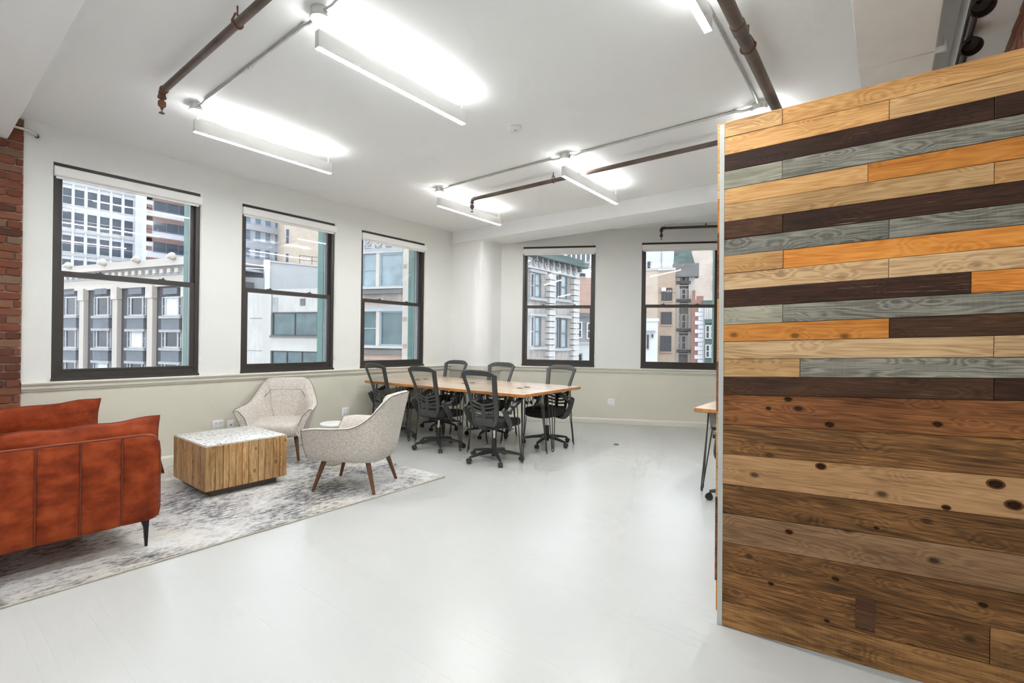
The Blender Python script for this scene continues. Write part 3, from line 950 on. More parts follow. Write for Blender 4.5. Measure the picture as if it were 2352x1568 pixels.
LAMPS = [(-4.557, 1.50, 'white linear pendant lamp hung near the brick wall, lit'),
         (-2.656, 1.50, 'largest lit white linear pendant lamp at the ceiling centre'),
         (-4.515, 4.21, 'lit white linear pendant lamp over the far end of the desks'),
         (-2.650, 4.21, 'lit white linear pendant lamp crossing the sprinkler pipe'),
         (-0.790, 1.48, 'lit white linear pendant lamp cut by the top of the view, beside the thick pipe'),
         (-0.815, 4.25, 'lit white linear pendant lamp hidden behind the plank partition'),
         (-4.557, -2.0, 'unseen lit linear pendant lamp added behind the camera, brick side'),  # last three lamps are out of view, added to brighten the room
         (-2.656, -2.0, 'unseen lit linear pendant lamp added behind the camera, middle'),
         (-0.790, -2.0, 'unseen lit linear pendant lamp added behind the camera, partition side')]
for i, (x, y_, lb) in enumerate(LAMPS):
    o = lamp0 if i == 0 else copy_tree(lamp0)
    o.location = (x, y_, 0)
    o['label'] = lb
    o['group'] = 'linear pendant lights under the ceiling'

def make_box():
    t_ = thing('junction_box', '', 'junction box')
    mb = MB()
    mb.lathe([(0.056, H + 0.001), (0.056, H - 0.048), (0.054, H - 0.051)], 28)
    mb.obj('body', 'galvanised', t_)
    mb = MB()
    mb.lathe([(0.060, H - 0.051), (0.061, H - 0.056), (0.058, H - 0.060), (0.0, H - 0.060)], 28)
    mb.obj('cover', 'lamp_white', t_)
    for s in (-1, 1):
        mb = MB()
        mb.cyl((s * 0.050, 0, H - 0.026), (s * 0.072, 0, H - 0.026), 0.016, n=12)
        mb.cyl((s * 0.072, 0, H - 0.026), (s * 0.092, 0, H - 0.026), 0.012, n=12)
        mb.obj('connector', 'galvanised', t_)
    return t_
box0 = make_box()
BOXES = [(-4.557, 1.522, 'round galvanised junction box above the lamp near the brick wall'),
         (-2.656, 1.522, 'round galvanised junction box above the largest lamp'),
         (-4.510, 4.235, 'round galvanised junction box above the lamp at the far end of the desks'),
         (-2.647, 4.235, 'round galvanised junction box above the lamp crossing the sprinkler pipe'),
         (-0.828, 4.262, 'round galvanised junction box just above the partition corner')]
for i, (x, y_, lb) in enumerate(BOXES):
    o = box0 if i == 0 else copy_tree(box0)
    o.location = (x, y_, 0)
    o['label'] = lb
    o['group'] = 'ceiling junction boxes'
def conduit(label, x0, x1, y_, z=H - 0.013, r=0.0115, ends=(True, True), straps=()):
    t_ = thing('conduit', label, 'conduit', (x0, y_, H - 0.03))
    dz = z - (H - 0.03)
    pts = []
    L = x1 - x0
    if ends[0]:
        pts += [(0.085, 0, 0.004), (0.13, 0, 0.004), (0.18, 0, dz)]
    else:
        pts += [(0, 0, dz)]
    if ends[1]:
        pts += [(L - 0.18, 0, dz), (L - 0.13, 0, 0.004), (L - 0.085, 0, 0.004)]
    else:
        pts += [(L, 0, dz)]
    MB().tube(pts, r, 10).obj('tube', 'galvanised', t_)
    for s in straps:
        mb = MB()
        mb.tube(arc((s * L, 0, dz), r + 0.002, 180, 360, 8, 'yz'), 0.004, 6)
        mb.box(s * L - 0.008, s * L + 0.008, r, r + 0.02, 0.026, 0.030)
        mb.obj('strap', 'galvanised', t_)
    return t_
conduit('thin metal conduit between the two front junction boxes', -4.557, -2.656, 1.522, straps=(0.5,))
conduit('thin metal conduit leaving the front centre junction box at the top of the view', -2.656, -0.79, 1.522, ends=(True, False), straps=(0.5,))
conduit('thin metal conduit between the two junction boxes over the desks', -4.510, -2.647, 4.235, straps=(0.45,))
conduit('long thin metal conduit running to the partition corner', -2.647, -0.828, 4.262, straps=(0.37,))
t_ = thing('conduit', 'thin metal conduit running beside the thick brown pipe', 'conduit', (-0.828, 1.5, H - 0.013))
MB().tube([(0, 0, 0), (0, 2.58, 0), (0, 2.63, -0.012), (0, 2.675, -0.012)], 0.0115, 10).obj('tube', 'galvanised', t_)
mb = MB()
mb.tube(arc((0, 1.25, 0), 0.0135, 180, 360, 8, 'xz'), 0.004, 6)
mb.obj('strap', 'galvanised', t_)
# conduit stub where the brick meets the white wall
t_ = thing('conduit_stub', 'short bent metal conduit stub at the top of the brick wall', 'conduit', (XL, 0.6, 3.215))
mb = MB()
mb.tube([(0.045, -0.25, 0.02), (0.045, 0.02, 0.02), (0.042, 0.10, 0.02), (0.03, 0.15, 0.004), (-0.01, 0.17, -0.004)], 0.013, 10)
mb.obj('tube', 'galvanised', t_)
MB().cyl((0.008, 0.165, -0.002), (-0.01, 0.172, -0.006), 0.017, n=12).obj('end_fitting', 'leg_steel', t_)

# sprinkler pipes
def hanger(par, x, y_, z, r, axis='x', zt=H):
    t2 = MB()
    pl = 'yz' if axis == 'x' else 'xz'
    t2.tube(arc((x, y_, z + 0.004), r + 0.006, -200, 20, 16, pl), 0.006, 6)
    d = (r + 0.006) * 0.94
    for s in (-1, 1):
        p = (x, y_ + s * d, z + 0.01) if axis == 'x' else (x + s * d, y_, z + 0.01)
        q = (x, y_ + s * 0.010, z + r + 0.035) if axis == 'x' else (x + s * 0.010, y_, z + r + 0.035)
        t2.tube([p, q], 0.006, 6)
    h_ = t2.obj('ring_hanger', 'pipe_rust', par)
    MB().tube([(x, y_, z + r + 0.022), (x, y_, zt + 0.002)], 0.005, 8).obj('rod', 'pipe_rust', h_)
def head(par, x, y_, z, mat='pipe_rust', drop=0.10, bend=-1):
    """elbow, drop and sprinkler head; pipe comes from +x"""
    mb = MB()
    mb.tube([(x + 0.05, y_, z), (x + 0.02, y_, z), (x + 0.006, y_, z - 0.006), (x, y_, z - 0.02), (x, y_, z - 0.05)], 0.024, 12)
    mb.cyl((x + 0.05, y_, z), (x + 0.035, y_, z), 0.029, n=12)
    mb.cyl((x, y_, z - 0.038), (x, y_, z - 0.052), 0.029, n=12)
    e = mb.obj('elbow', mat, par)
    mb = MB()
    mb.lathe([(0.015, z - 0.05), (0.015, z - drop + 0.03), (0.026, z - drop + 0.028), (0.027, z - drop), (0.018, z - drop - 0.012), (0.010, z - drop - 0.02)], 12, (x, y_, 0))
    d = mb.obj('reducer', mat, par)
    mb = MB()
    zz = z - drop - 0.018
    mb.cyl((x, y_, zz), (x, y_, zz - 0.012), 0.009, n=10)
    for s in (-1, 1):
        mb.tube([(x + s * 0.008, y_, zz - 0.008), (x + s * 0.013, y_, zz - 0.022), (x + s * 0.003, y_, zz - 0.038)], 0.0022, 6)
    mb.cyl((x, y_, zz - 0.038), (x, y_, zz - 0.042), 0.019, n=14)
    mb.obj('sprinkler_head', 'pipe_rust' if mat == 'pipe_rust' else 'plastic_black', par)
t_ = thing('sprinkler_pipe', 'brown sprinkler pipe ending in a rusty head near the brick wall', 'pipe')
MB().tube([(-4.30, 1.21, 3.238), (-0.70, 1.21, 3.215)], 0.0235, 14).obj('pipe_run', 'pipe_bronze', t_)
head(t_, -4.325, 1.21, 3.238, 'pipe_rust', 0.105)
hanger(t_, -3.02, 1.21, 3.229, 0.0235)
t_ = thing('sprinkler_pipe', 'brown sprinkler pipe crossing behind the lamps to the partition', 'pipe')
MB().tube([(-4.28, 4.62, 3.244), (-0.70, 4.62, 3.236)], 0.0235, 14).obj('pipe_run', 'pipe_bronze', t_)
head(t_, -4.305, 4.62, 3.244, 'pipe_bronze', 0.105)
hanger(t_, -3.04, 4.62, 3.241, 0.0235)
t_ = thing('main_pipe', 'thick brown main pipe slanting down to the partition top', 'pipe')
MB().tube([(-0.685, -3.9, 3.195), (-0.685, 6.0, 3.195)], 0.036, 18).obj('pipe_run', 'pipe_bronze', t_)
hanger(t_, -0.685, 3.17, 3.195, 0.036, 'y')
mb = MB()
mb.cyl((-0.685, 2.90, 3.195), (-0.685, 2.99, 3.195), 0.041, n=18)
mb.obj('coupling', 'pipe_bronze', t_)
# dark pipe in front of the angled wall, above the last window
t_ = thing('sprinkler_pipe', 'black sprinkler pipe with a dropped head over the far window', 'pipe', (*BW0, 0), BWA)
MB().tube([(0.475, -0.20, 3.275), (4.2, -0.20, 3.305)], 0.0215, 12).obj('pipe_run', 'pipe_iron', t_)
head(t_, 0.44, -0.20, 3.275, 'pipe_iron', 0.13)
hanger(t_, 1.13, -0.20, 3.28, 0.0215)

# track with two black bell spotlights beside the soffit
t_ = thing('track_light', 'black ceiling track with two bell-shaped spotlights above the partition', 'track light', (0.332, 0, 0))
MB().box(-0.022, 0.016, 2.2, 5.6, ZB - 0.030, ZB + 0.002).obj('track', 'black_bell', t_)
MB().tube([(0.0, 2.2, ZB - 0.045), (0.0, 5.6, ZB - 0.045)], 0.017, 12).obj('track_tube', 'black_bell', t_)
for y_ in (3.205, 3.60):
    mb = MB()
    prof = [(0.016, 0.075), (0.020, 0.060), (0.024, 0.058), (0.024, 0.050), (0.030, 0.046), (0.040, 0.030), (0.045, 0.008), (0.045, 0.0), (0.049, -0.004), (0.049, -0.012), (0.044, -0.012), (0.040, 0.004), (0.034, 0.024), (0.0, 0.032)]
    mb.lathe(prof, 28)
    o = mb.obj('spot_head', 'black_bell', t_, (0.014, y_, ZB - 0.085), angle=30)
    o.rotation_euler = (R(-38), R(-8), 0)

# smoke detector
t_ = thing('smoke_detector', 'round white smoke detector on the ceiling', 'smoke detector', (-2.676, 3.414, H))
MB().lathe([(0.070, 0.001), (0.070, -0.010), (0.064, -0.014)], 32).obj('base_plate', 'plastic_white', t_)
MB().lathe([(0.054, -0.013), (0.054, -0.017), (0.0, -0.017)], 32).obj('vent_gap', 'slot_dark', t_)
MB().lathe([(0.058, -0.017), (0.057, -0.034), (0.048, -0.044), (0.0, -0.046)], 32).obj('cap', 'plastic_white', t_)
MB().cyl((0.02, -0.01, -0.045), (0.02, -0.01, -0.049), 0.006, n=10).obj('indicator', 'slot_dark', t_)

# ---------------------------------------------------------------- lounge
# rug
RZ = 0.010
rug = thing('area_rug', 'distressed grey and ivory rug under the sofa and armchairs', 'rug', (-4.79, 1.35, 0))
mb = MB()
nx, ny = 26, 42
X0, X1, Y0, Y1 = -1.24, 1.262, -1.95, 2.08
vs, fs = [], []
for j in range(ny + 1):
    for i in range(nx + 1):
        x = X0 + (X1 - X0) * i / nx
        y_ = Y0 + (Y1 - Y0) * j / ny
        lift = 0.0
        if i == nx:
            lift = 0.0025 * (1 + math.sin(y_ * 5.0) * math.sin(y_ * 2.1))
        vs.append((x + (0.004 * math.sin(y_ * 6) if i in (0, nx) else 0), y_, RZ + lift))
for j in range(ny):
    for i in range(nx):
        a = j * (nx + 1) + i
        fs.append((a, a + 1, a + nx + 2, a + nx + 1))
bo = [(i) for i in range(nx + 1)] + [(j * (nx + 1) + nx) for j in range(1, ny + 1)] + [ny * (nx + 1) + i for i in range(nx - 1, -1, -1)] + [j * (nx + 1) for j in range(ny - 1, 0, -1)]
o = len(vs)
for q in bo:
    vs.append((vs[q][0], vs[q][1], 0.001))
for k in range(len(bo)):
    l = (k + 1) % len(bo)
    fs.append((bo[k], o + k, o + l, bo[l]))
mb.add(vs, fs)
mb.obj('pile', 'rug_pile', rug, angle=60)
mb = MB()
mb.tube([(X1 + 0.002, Y0, 0.006), (X1 + 0.002, Y1, 0.006)], 0.006, 6)
mb.tube([(X0, Y1 + .002, 0.006), (X1 + 0.002, Y1 + 0.002, 0.006)], 0.006, 6)
mb.obj('binding', 'rug_edge', rug)
RT = RZ + 0.001

# coffee table clad in vertical wood strips
ct = thing('coffee_table', 'block coffee table clad in teak strips with a terrazzo top', 'coffee table', (-4.925, 1.962, RT))
cw, cd, ch = 0.755, 0.705, 0.455         # x, y, height of the clad body
MB().rbox((0, 0, 0.03), (cw - 0.13, cd - 0.13, 0.06), 0.004).obj('plinth', 'plinth_dark', ct)
MB().box(-cw / 2 + 0.012, cw / 2 - 0.012, -cd / 2 + 0.012, cd / 2 - 0.012, 0.062, ch - 0.012).obj('core', 'plinth_dark', ct)
MB().rbox((0, 0, ch - 0.006), (cw - 0.018, cd - 0.018, 0.012), 0.002).obj('table_top', 'terrazzo', ct)
MB().box(-cw / 2, cw / 2, -cd / 2, cd / 2, ch - 0.013, ch - 0.007).obj('top_rim', 'rug_edge', ct)
def strips(L, n, seed):
    rnd = random.Random(seed)
    w = [rnd.uniform(0.6, 1.3) for _ in range(n)]
    s = sum(w)
    x = -L / 2
    out = []
    for q in w:
        out.append((x, x + q * L / s))
        x += q * L / s
    return out
def strip(face, a, b_, rnd):
    th = 0.014 + rnd.uniform(-0.002, 0.002)
    w = b_ - a - 0.003
    h_ = ch - 0.062 - 0.013
    mb = MB()
    mb.rbox((0, 0, 0), (w, th, h_), 0.002, 1)
    m_ = (a + b_) / 2
    zc = 0.062 + h_ / 2
    loc, rz = {'+x': ((cw / 2 - 0.006, m_, zc), R(90)), '-x': ((-cw / 2 + 0.006, m_, zc), R(90)), '-y': ((m_, -cd / 2 + 0.006, zc), 0), '+y': ((m_, cd / 2 - 0.006, zc), 0)}[face]
    mb.obj('wood_strip', 'slat_teak', ct, loc, rz)
rnd = random.Random(5)
for face, L, n in (('+x', cd, 11), ('-x', cd, 11), ('-y', cw - 0.026, 11), ('+y', cw - 0.026, 11)):
    for a, b_ in strips(L, n, ord(face[1]) + n + ord(face[0])):
        strip(face, a, b_, rnd)

# marble drum side table
st = thing('side_table', 'small round marble drum side table between the armchairs', 'side table', (-4.80, 2.965, RT))
MB().lathe([(0.138, 0.455), (0.144, 0.449), (0.144, 0.432), (0.138, 0.426), (0.0, 0.426)][::-1] + [(0.0, 0.455)], 36).obj('table_top', 'marble', st)
MB().lathe([(0.085, 0.427), (0.078, 0.40), (0.070, 0.25), (0.066, 0.12), (0.072, 0.05)], 28).obj('pedestal', 'marble', st)
MB().lathe([(0.078, 0.05), (0.081, 0.044), (0.081, 0.006), (0.077, 0.0)], 28).obj('foot_ring', 'rug_edge', st)

# upholstered armchairs
def spline(keys, n):
    """Catmull-Rom through rows of numbers"""
    out = []
    K = [keys[0]] + keys + [keys[-1]]
    for i in range(1, len(K) - 2):
        for s in range(n):
            t1 = s / n
            a, b_, c, d = K[i - 1], K[i], K[i + 1], K[i + 2]
            out.append([0.5 * (2 * b_[k] + (c[k] - a[k]) * t1 + (2 * a[k] - 5 * b_[k] + 4 * c[k] - d[k]) * t1 ** 2 + (3 * b_[k] - a[k] - 3 * c[k] + d[k]) * t1 ** 3) for k in range(len(b_))])
    out.append(list(keys[-1]))
    return out
def make_armchair():
    t_ = thing('armchair', '', 'armchair')
    # outer shell: bottom x,y ; mid x,y,z ; top x,y,z ; thickness, for one half from arm front to back centre
    half = [(0.285, 0.335, 0.335, 0.345, 0.43, 0.405, 0.325, 0.575, 0.075),
            (0.300, 0.200, 0.350, 0.205, 0.44, 0.410, 0.200, 0.592, 0.085),
            (0.305, 0.030, 0.355, 0.030, 0.45, 0.405, 0.020, 0.596, 0.090),
            (0.300, -0.120, 0.348, -0.125, 0.46, 0.385, -0.140, 0.612, 0.092),
            (0.270, -0.235, 0.320, -0.250, 0.50, 0.345, -0.270, 0.690, 0.095),
            (0.220, -0.300, 0.268, -0.325, 0.54, 0.295, -0.365, 0.800, 0.095),
            (0.140, -0.330, 0.190, -0.372, 0.57, 0.235, -0.425, 0.872, 0.095),
            (0.050, -0.338, 0.085, -0.386, 0.58, 0.110, -0.448, 0.886, 0.095)]
    full = half + [tuple((-q if k in (0, 2, 5) else q) for k, q in enumerate(r)) for r in half[::-1]]
    rows = spline([list(r) for r in full], 5)
    rings, seam = [], []
    zb = 0.285
    N = len(rows)
    for i, (bx, by, mx, my, mz, tx, ty, tz, th) in enumerate(rows):
        # inward direction in plan
        a = rows[max(0, i - 1)]
        c = rows[min(N - 1, i + 1)]
        d = Vector((c[5] - a[5], c[6] - a[6], 0)).normalized()
        nrm = Vector((-d.y, d.x, 0))
        if nrm.dot(Vector((-tx, -0.0 - ty, 0))) < 0:
            nrm = -nrm
        T, Mi, Bt = Vector((tx, ty, tz)), Vector((mx, my, mz)), Vector((bx, by, zb))
        pts = [Bt + nrm * 0.03 + Vector((0, 0, -0.004)), Bt + Vector((0, 0, 0.02)), Bt.lerp(Mi, 0.55) + (Mi - Bt).cross(d).normalized() * 0.0, Mi, Mi.lerp(T, 0.5), Mi.lerp(T, 0.88), T + Vector((0, 0, -0.006)),
               T + nrm * th * 0.30 + Vector((0, 0, 0.006)), T + nrm * th * 0.7 + Vector((0, 0, -0.002)), T + nrm * th + Vector((0, 0, -0.03)),
               Mi.lerp(T, 0.5) + nrm * th * 1.05, Mi + nrm * th * 1.1 + Vector((0, 0, -0.03)), Vector((bx, by, 0.345)) + nrm * (th + 0.01)]
        rings.append(pts)
        seam.append(T + Vector((0, 0, -0.004)) - nrm * 0.002)
    mb = MB()
    mb.loft(rings)
    sh = mb.obj('shell', 'linen', t_, angle=60)
    MB().tube(seam, 0.0035, 6).obj('piping', 'linen_seam', sh)
    for r in (rings[0], rings[-1]):
        MB().tube([p + Vector((0, 0.002, 0)) for p in r[1:12]], 0.0032, 6).obj('piping', 'linen_seam', sh)
    # lumbar seam across the inner back
    mid = []
    for i in range(int(N * 0.30), int(N * 0.70) + 1):
        p = rings[i][9].lerp(rings[i][10], 0.72)
        c = abs(i / (N - 1) - 0.5) / 0.2
        mid.append(p + Vector((0, 0.004, -0.02 + 0.035 * c * c)))
    MB().tube(mid, 0.0028, 6).obj('seam', 'linen_seam', sh)
    # seat: rounded pad, bowed front
    rings2 = []
    for z, gx in ((0.275, 0.90), (0.285, 0.96), (0.33, 1.0), (0.385, 1.0), (0.418, 0.965), (0.432, 0.88), (0.438, 0.6), (0.439, 0.2)):
        ring_ = []
        for k in range(36):
            a = 2 * PI * k / 36
            ca, sa = math.cos(a), math.sin(a)
            x = 0.285 * math.copysign(abs(ca) ** 0.42, ca)
            y_ = 0.335 * math.copysign(abs(sa) ** 0.42, sa)
            if sa > 0:
                y_ += 0.035 * (1 - (x / 0.285) ** 2)
            ring_.append((x * gx, y_ * gx + 0.012, z))
        rings2.append(ring_)
    mb = MB()
    mb.loft(rings2)
    mb.obj('seat', 'linen', t_, angle=60)
    for sx in (-1, 1):
        for sy in (-1, 1):
            fx, fy = sx * 0.258, sy * 0.292
            tx, ty = sx * 0.205, sy * 0.20
            MB().tube([(tx, ty, 0.300), (fx, fy, 0.0)], [0.024, 0.0135], 16).obj('leg', 'leg_walnut', t_)
    return t_
ac = make_armchair()
ac.location = (-3.955, 2.688, RT)
ac.rotation_euler = (0, 0, R(120.2))
ac['label'] = 'beige upholstered armchair turned away, nearest the open floor'
ac['group'] = 'beige armchairs on the rug'
a2 = copy_tree(ac)
a2.location = (-5.60, 2.765, RT)
a2.rotation_euler = (0, 0, R(-127.7))
a2['label'] = 'beige upholstered armchair against the dado wall facing the coffee table'

# sofa in rust velvet
so = thing('sofa', 'rust orange velvet sofa with a channelled side panel', 'sofa', (-3.76, 0, RT))
ya, yb_ = -0.06, 1.068
def soft_box(x0, x1, y0, y1, z0, z1, r, bulge=0.0, seg=3):
    mb = MB()
    mb.rbox(((x0 + x1) / 2, (y0 + y1) / 2, (z0 + z1) / 2), (x1 - x0, y1 - y0, z1 - z0), r, seg)
    return mb
seams = [-0.06, 0.095, 0.288, 0.481, 0.674, 0.871, 1.068]
for side, xo in ((0, 0.0), (1, -2.02)):
    aw = 0.15
    arm = soft_box(xo - aw + 0.012, xo - 0.012, ya, yb_ - 0.004, 0.19, 0.735, 0.03).obj('arm', 'velvet', so)
    for i in range(6):
        a, b_ = seams[i], seams[i + 1]
        # channel: gently domed panel on the outer face
        rings = []
        last = (i == 5)
        x_out = xo - 0.014 if side == 0 else xo - aw + 0.014
        sg = 1 if side == 0 else -1
        for k in range(13):
            s = k / 12
            y_ = a + 0.0015 + (b_ - a - 0.003) * s
            dome = 0.022 * (1 - abs(2 * s - 1) ** 3.2)
            zt, zb2 = 0.738, 0.188
            if last:
                e = max(0, (s - 0.55) / 0.45)
                zt -= 0.055 * e ** 3
                zb2 += 0.020 * e ** 3
            pr = []
            for z, g in ((zb2 + 0.006, 0.0), (zb2, 0.4), (zb2 + 0.012, 0.85), (zb2 + 0.10, 1.0), ((zt + zb2) / 2, 1.08), (zt - 0.10, 1.0), (zt - 0.012, 0.85), (zt, 0.4), (zt - 0.004, 0.0)):
                pr.append((x_out + sg * dome * g, y_, z))
            pr += [(x_out - sg * 0.02, y_, zt - 0.01), (x_out - sg * 0.02, y_, zb2 + 0.01)]
            rings.append(pr)
        mb = MB()
        mb.loft(rings)
        mb.obj('channel_panel', 'velvet', arm, angle=55)
    for q in seams[1:-1]:
        MB().tube([(x_out + sg * 0.003, q, 0.194), (x_out + sg * 0.004, q, 0.46), (x_out + sg * 0.003, q, 0.736)], 0.0042, 6).obj('seam', 'sofa_piping', arm)
    xp = xo - 0.014 if side == 0 else xo - aw + 0.014
    MB().tube([(xp, ya, 0.741), (xp, 0.98, 0.741), (xp, 1.035, 0.728), (xp, 1.064, 0.69), (xp, 1.071, 0.63), (xp, 1.072, 0.26), (xp, 1.062, 0.205)], 0.0045, 8).obj('piping', 'sofa_piping', arm)
soft_box(-2.02, -0.0, -0.10, 0.06, 0.19, 0.80, 0.04).obj('backrest', 'velvet', so)
soft_box(-2.02 + 0.0, -0.15, 0.0, 1.04, 0.19, 0.30, 0.02).obj('base', 'velvet', so)
for k in range(2):
    x1 = -0.155 - k * 0.86
    soft_box(x1 - 0.85, x1, 0.06, 1.06, 0.295, 0.455, 0.05).obj('seat_cushion', 'velvet', so)
for x in (-0.075, -1.945):
    for y_, s in ((1.015, 1), (0.0, -1)):
        mb = MB()
        mb.loft([[(x - 0.014, y_ - s * 0.085, 0.195), (x + 0.014, y_ - s * 0.085, 0.195), (x + 0.014, y_ + s * 0.015, 0.195), (x - 0.014, y_ + s * 0.015, 0.195)],
                 [(x - 0.014, y_ - s * 0.030, 0.175), (x + 0.014, y_ - s * 0.030, 0.175), (x + 0.014, y_ + s * 0.014, 0.175), (x - 0.014, y_ + s * 0.014, 0.175)],
                 [(x - 0.012, y_ - s * 0.014, 0.13), (x + 0.012, y_ - s * 0.014, 0.13), (x + 0.012, y_ + s * 0.012, 0.13), (x - 0.012, y_ + s * 0.012, 0.13)],
                 [(x - 0.007, y_ - s * 0.006, 0.0), (x + 0.007, y_ - s * 0.006, 0.0), (x + 0.007, y_ + s * 0.008, 0.0), (x - 0.007, y_ + s * 0.008, 0.0)]])
        mb.obj('leg', 'sofa_leg', so)
def cushion(name, label, w, h_, d, loc, rx, ry, rz, mat, seed):
    """pillow in its own xz plane: pinched corners, full middle"""
    rnd = random.Random(seed)
    n = 18
    vs, fs = [], []
    for sgn in (1, -1):
        for j in range(n + 1):
            for i in range(n + 1):
                u, v_ = -1 + 2 * i / n, -1 + 2 * j / n
                th = d / 2 * max(0.0, (1 - abs(u) ** 3.2)) ** 0.55 * max(0.0, (1 - abs(v_) ** 3.0)) ** 0.55
                th *= 1 + 0.10 * math.sin(5 * u + seed) * math.cos(4 * v_ + 2 * seed)
                pinch_x = 1 - 0.055 * (1 - v_ * v_)
                pinch_z = 1 - 0.075 * (1 - u * u)
                wr = 0.006 * math.sin(13 * u + 3 * v_ + seed) * (v_ * v_)
                vs.append((u * w / 2 * pinch_x, sgn * th + wr, v_ * h_ / 2 * pinch_z + 0.005 * math.sin(9 * u + seed) * abs(v_)))
    m_ = (n + 1) ** 2
    for j in range(n):
        for i in range(n):
            a = j * (n + 1) + i
            fs.append((a, a + 1, a + n + 2, a + n + 1))
            fs.append((m_ + a, m_ + a + n + 1, m_ + a + n + 2, m_ + a + 1))
    mb = MB()
    mb.add(vs, fs)
    t_ = thing(name, label, 'cushion', loc, rz)
    t_.rotation_euler = (rx, ry, rz)
    mb.obj('cover', mat, t_, angle=180)
    edge = [vs[i] for i in range(n + 1)] + [vs[j * (n + 1) + n] for j in range(1, n + 1)] + [vs[n * (n + 1) + i] for i in range(n - 1, -1, -1)] + [vs[j * (n + 1)] for j in range(n - 1, 0, -1)]
    MB().tube(edge, 0.004, 6, closed=True).obj('piping', 'sofa_piping' if mat == 'velvet' else mat, t_)
    return t_
cushion('throw_cushion', 'rust velvet cushion leaning on the near sofa arm', 0.80, 0.40, 0.17, (-4.005, 0.745, 0.63), R(-10), R(-1.5), R(90), 'velvet', 1)
cushion('throw_cushion', 'rust velvet cushion leaning on the far sofa arm', 0.90, 0.42, 0.20, (-5.50, 0.665, 0.62), R(10), R(-2.5), R(90), 'velvet', 2)
cushion('throw_cushion', 'pale pink cushion at the back of the sofa', 0.42, 0.42, 0.15, (-4.16, 0.17, 0.66), R(-12), R(0), R(8), 'pink_fabric', 3)

# ---------------------------------------------------------------- desks
DZ = 0.79
def hairpin(sx, sy):
    """three-rod hairpin leg; its mount is at the origin corner, tip splayed outwards"""
    mb = MB()
    tip = Vector((sx * 0.030, sy * 0.022, 0.0075))
    tops = [Vector((-sx * 0.075, sy * 0.0, DZ - 0.037)), Vector((sx * 0.0, -sy * 0.075, DZ - 0.037)), Vector((-sx * 0.012, -sy * 0.012, DZ - 0.037))]
    r = 0.0062
    a, b_ = tops[0], tops[1]
    d = (b_ - a).normalized() * 0.011
    mb.tube([a, tip - d + Vector((0, 0, 0.016)), tip - d * 0.6 + Vector((0, 0, 0.004)), tip, tip + d * 0.6 + Vector((0, 0, 0.004)), tip + d + Vector((0, 0, 0.016)), b_], r, 8)
    mb.tube([tops[2], tip + Vector((-sx * 0.010, -sy * 0.010, 0.03))], r, 8)
    mb.box(-0.085, 0.085, -0.085, 0.085, DZ - 0.0375, DZ - 0.0345)
    return mb
def make_desk():
    t_ = thing('desk', '', 'desk')
    w, d = 0.938, 0.683
    mb = MB()
    mb.rbox((0, 0, DZ - 0.0175), (w, d, 0.035), 0.003, 1, mi=0)
    mb.m = []
    me_f = mb.f
    for f in me_f:
        zs = [mb.v[i][2] for i in f]
        mb.m.append(0 if (max(zs) - min(zs) < 0.002) else 1)
    mb.obj('desktop', ['butcher_block', 'desk_edge'], t_)
    for sx in (-1, 1):
        for sy in (-1, 1):
            hairpin(sx, sy).obj('hairpin_leg', 'leg_steel', t_, (sx * (w / 2 - 0.09), sy * (d / 2 - 0.09), 0))
    mb = MB()
    mb.lathe([(0.038, DZ - 0.002), (0.038, DZ + 0.003), (0.034, DZ + 0.005), (0.0, DZ + 0.005)], 20, (0.0, d / 2 - 0.085, 0))
    mb.obj('cable_grommet', 'plastic_black', t_)
    return t_
desk0 = make_desk()
FX, FY, FR = -3.207, 4.332, R(2.4)
DL = [['butcher-block desk on the near side, closest to the plank partition', 'butcher-block desk in the middle of the near row', 'butcher-block desk on the near side, closest to the window wall'],
      ['butcher-block desk on the far side, closest to the plank partition', 'butcher-block desk in the middle of the far row', 'butcher-block desk on the far side, in the corner by the column']]
first = True
for j in range(2):
    for i in range(3):
        lx, ly = -(i + 0.5) * 0.942, (j + 0.5) * 0.687
        o = desk0 if first else copy_tree(desk0)
        first = False
        o.location = (FX + lx * math.cos(FR) - ly * math.sin(FR), FY + lx * math.sin(FR) + ly * math.cos(FR), 0)
        o.rotation_euler = (0, 0, FR + (PI if j else 0))
        o['label'] = DL[j][i]
        o['group'] = 'hairpin-leg desks pushed together'
o = copy_tree(desk0)
o.location = (-1.42 + 0.469, 4.60 + 0.3415, 0)
o.rotation_euler = (0, 0, 0)
o['label'] = 'single hairpin-leg desk half hidden by the plank partition'
o['group'] = 'hairpin-leg desks'

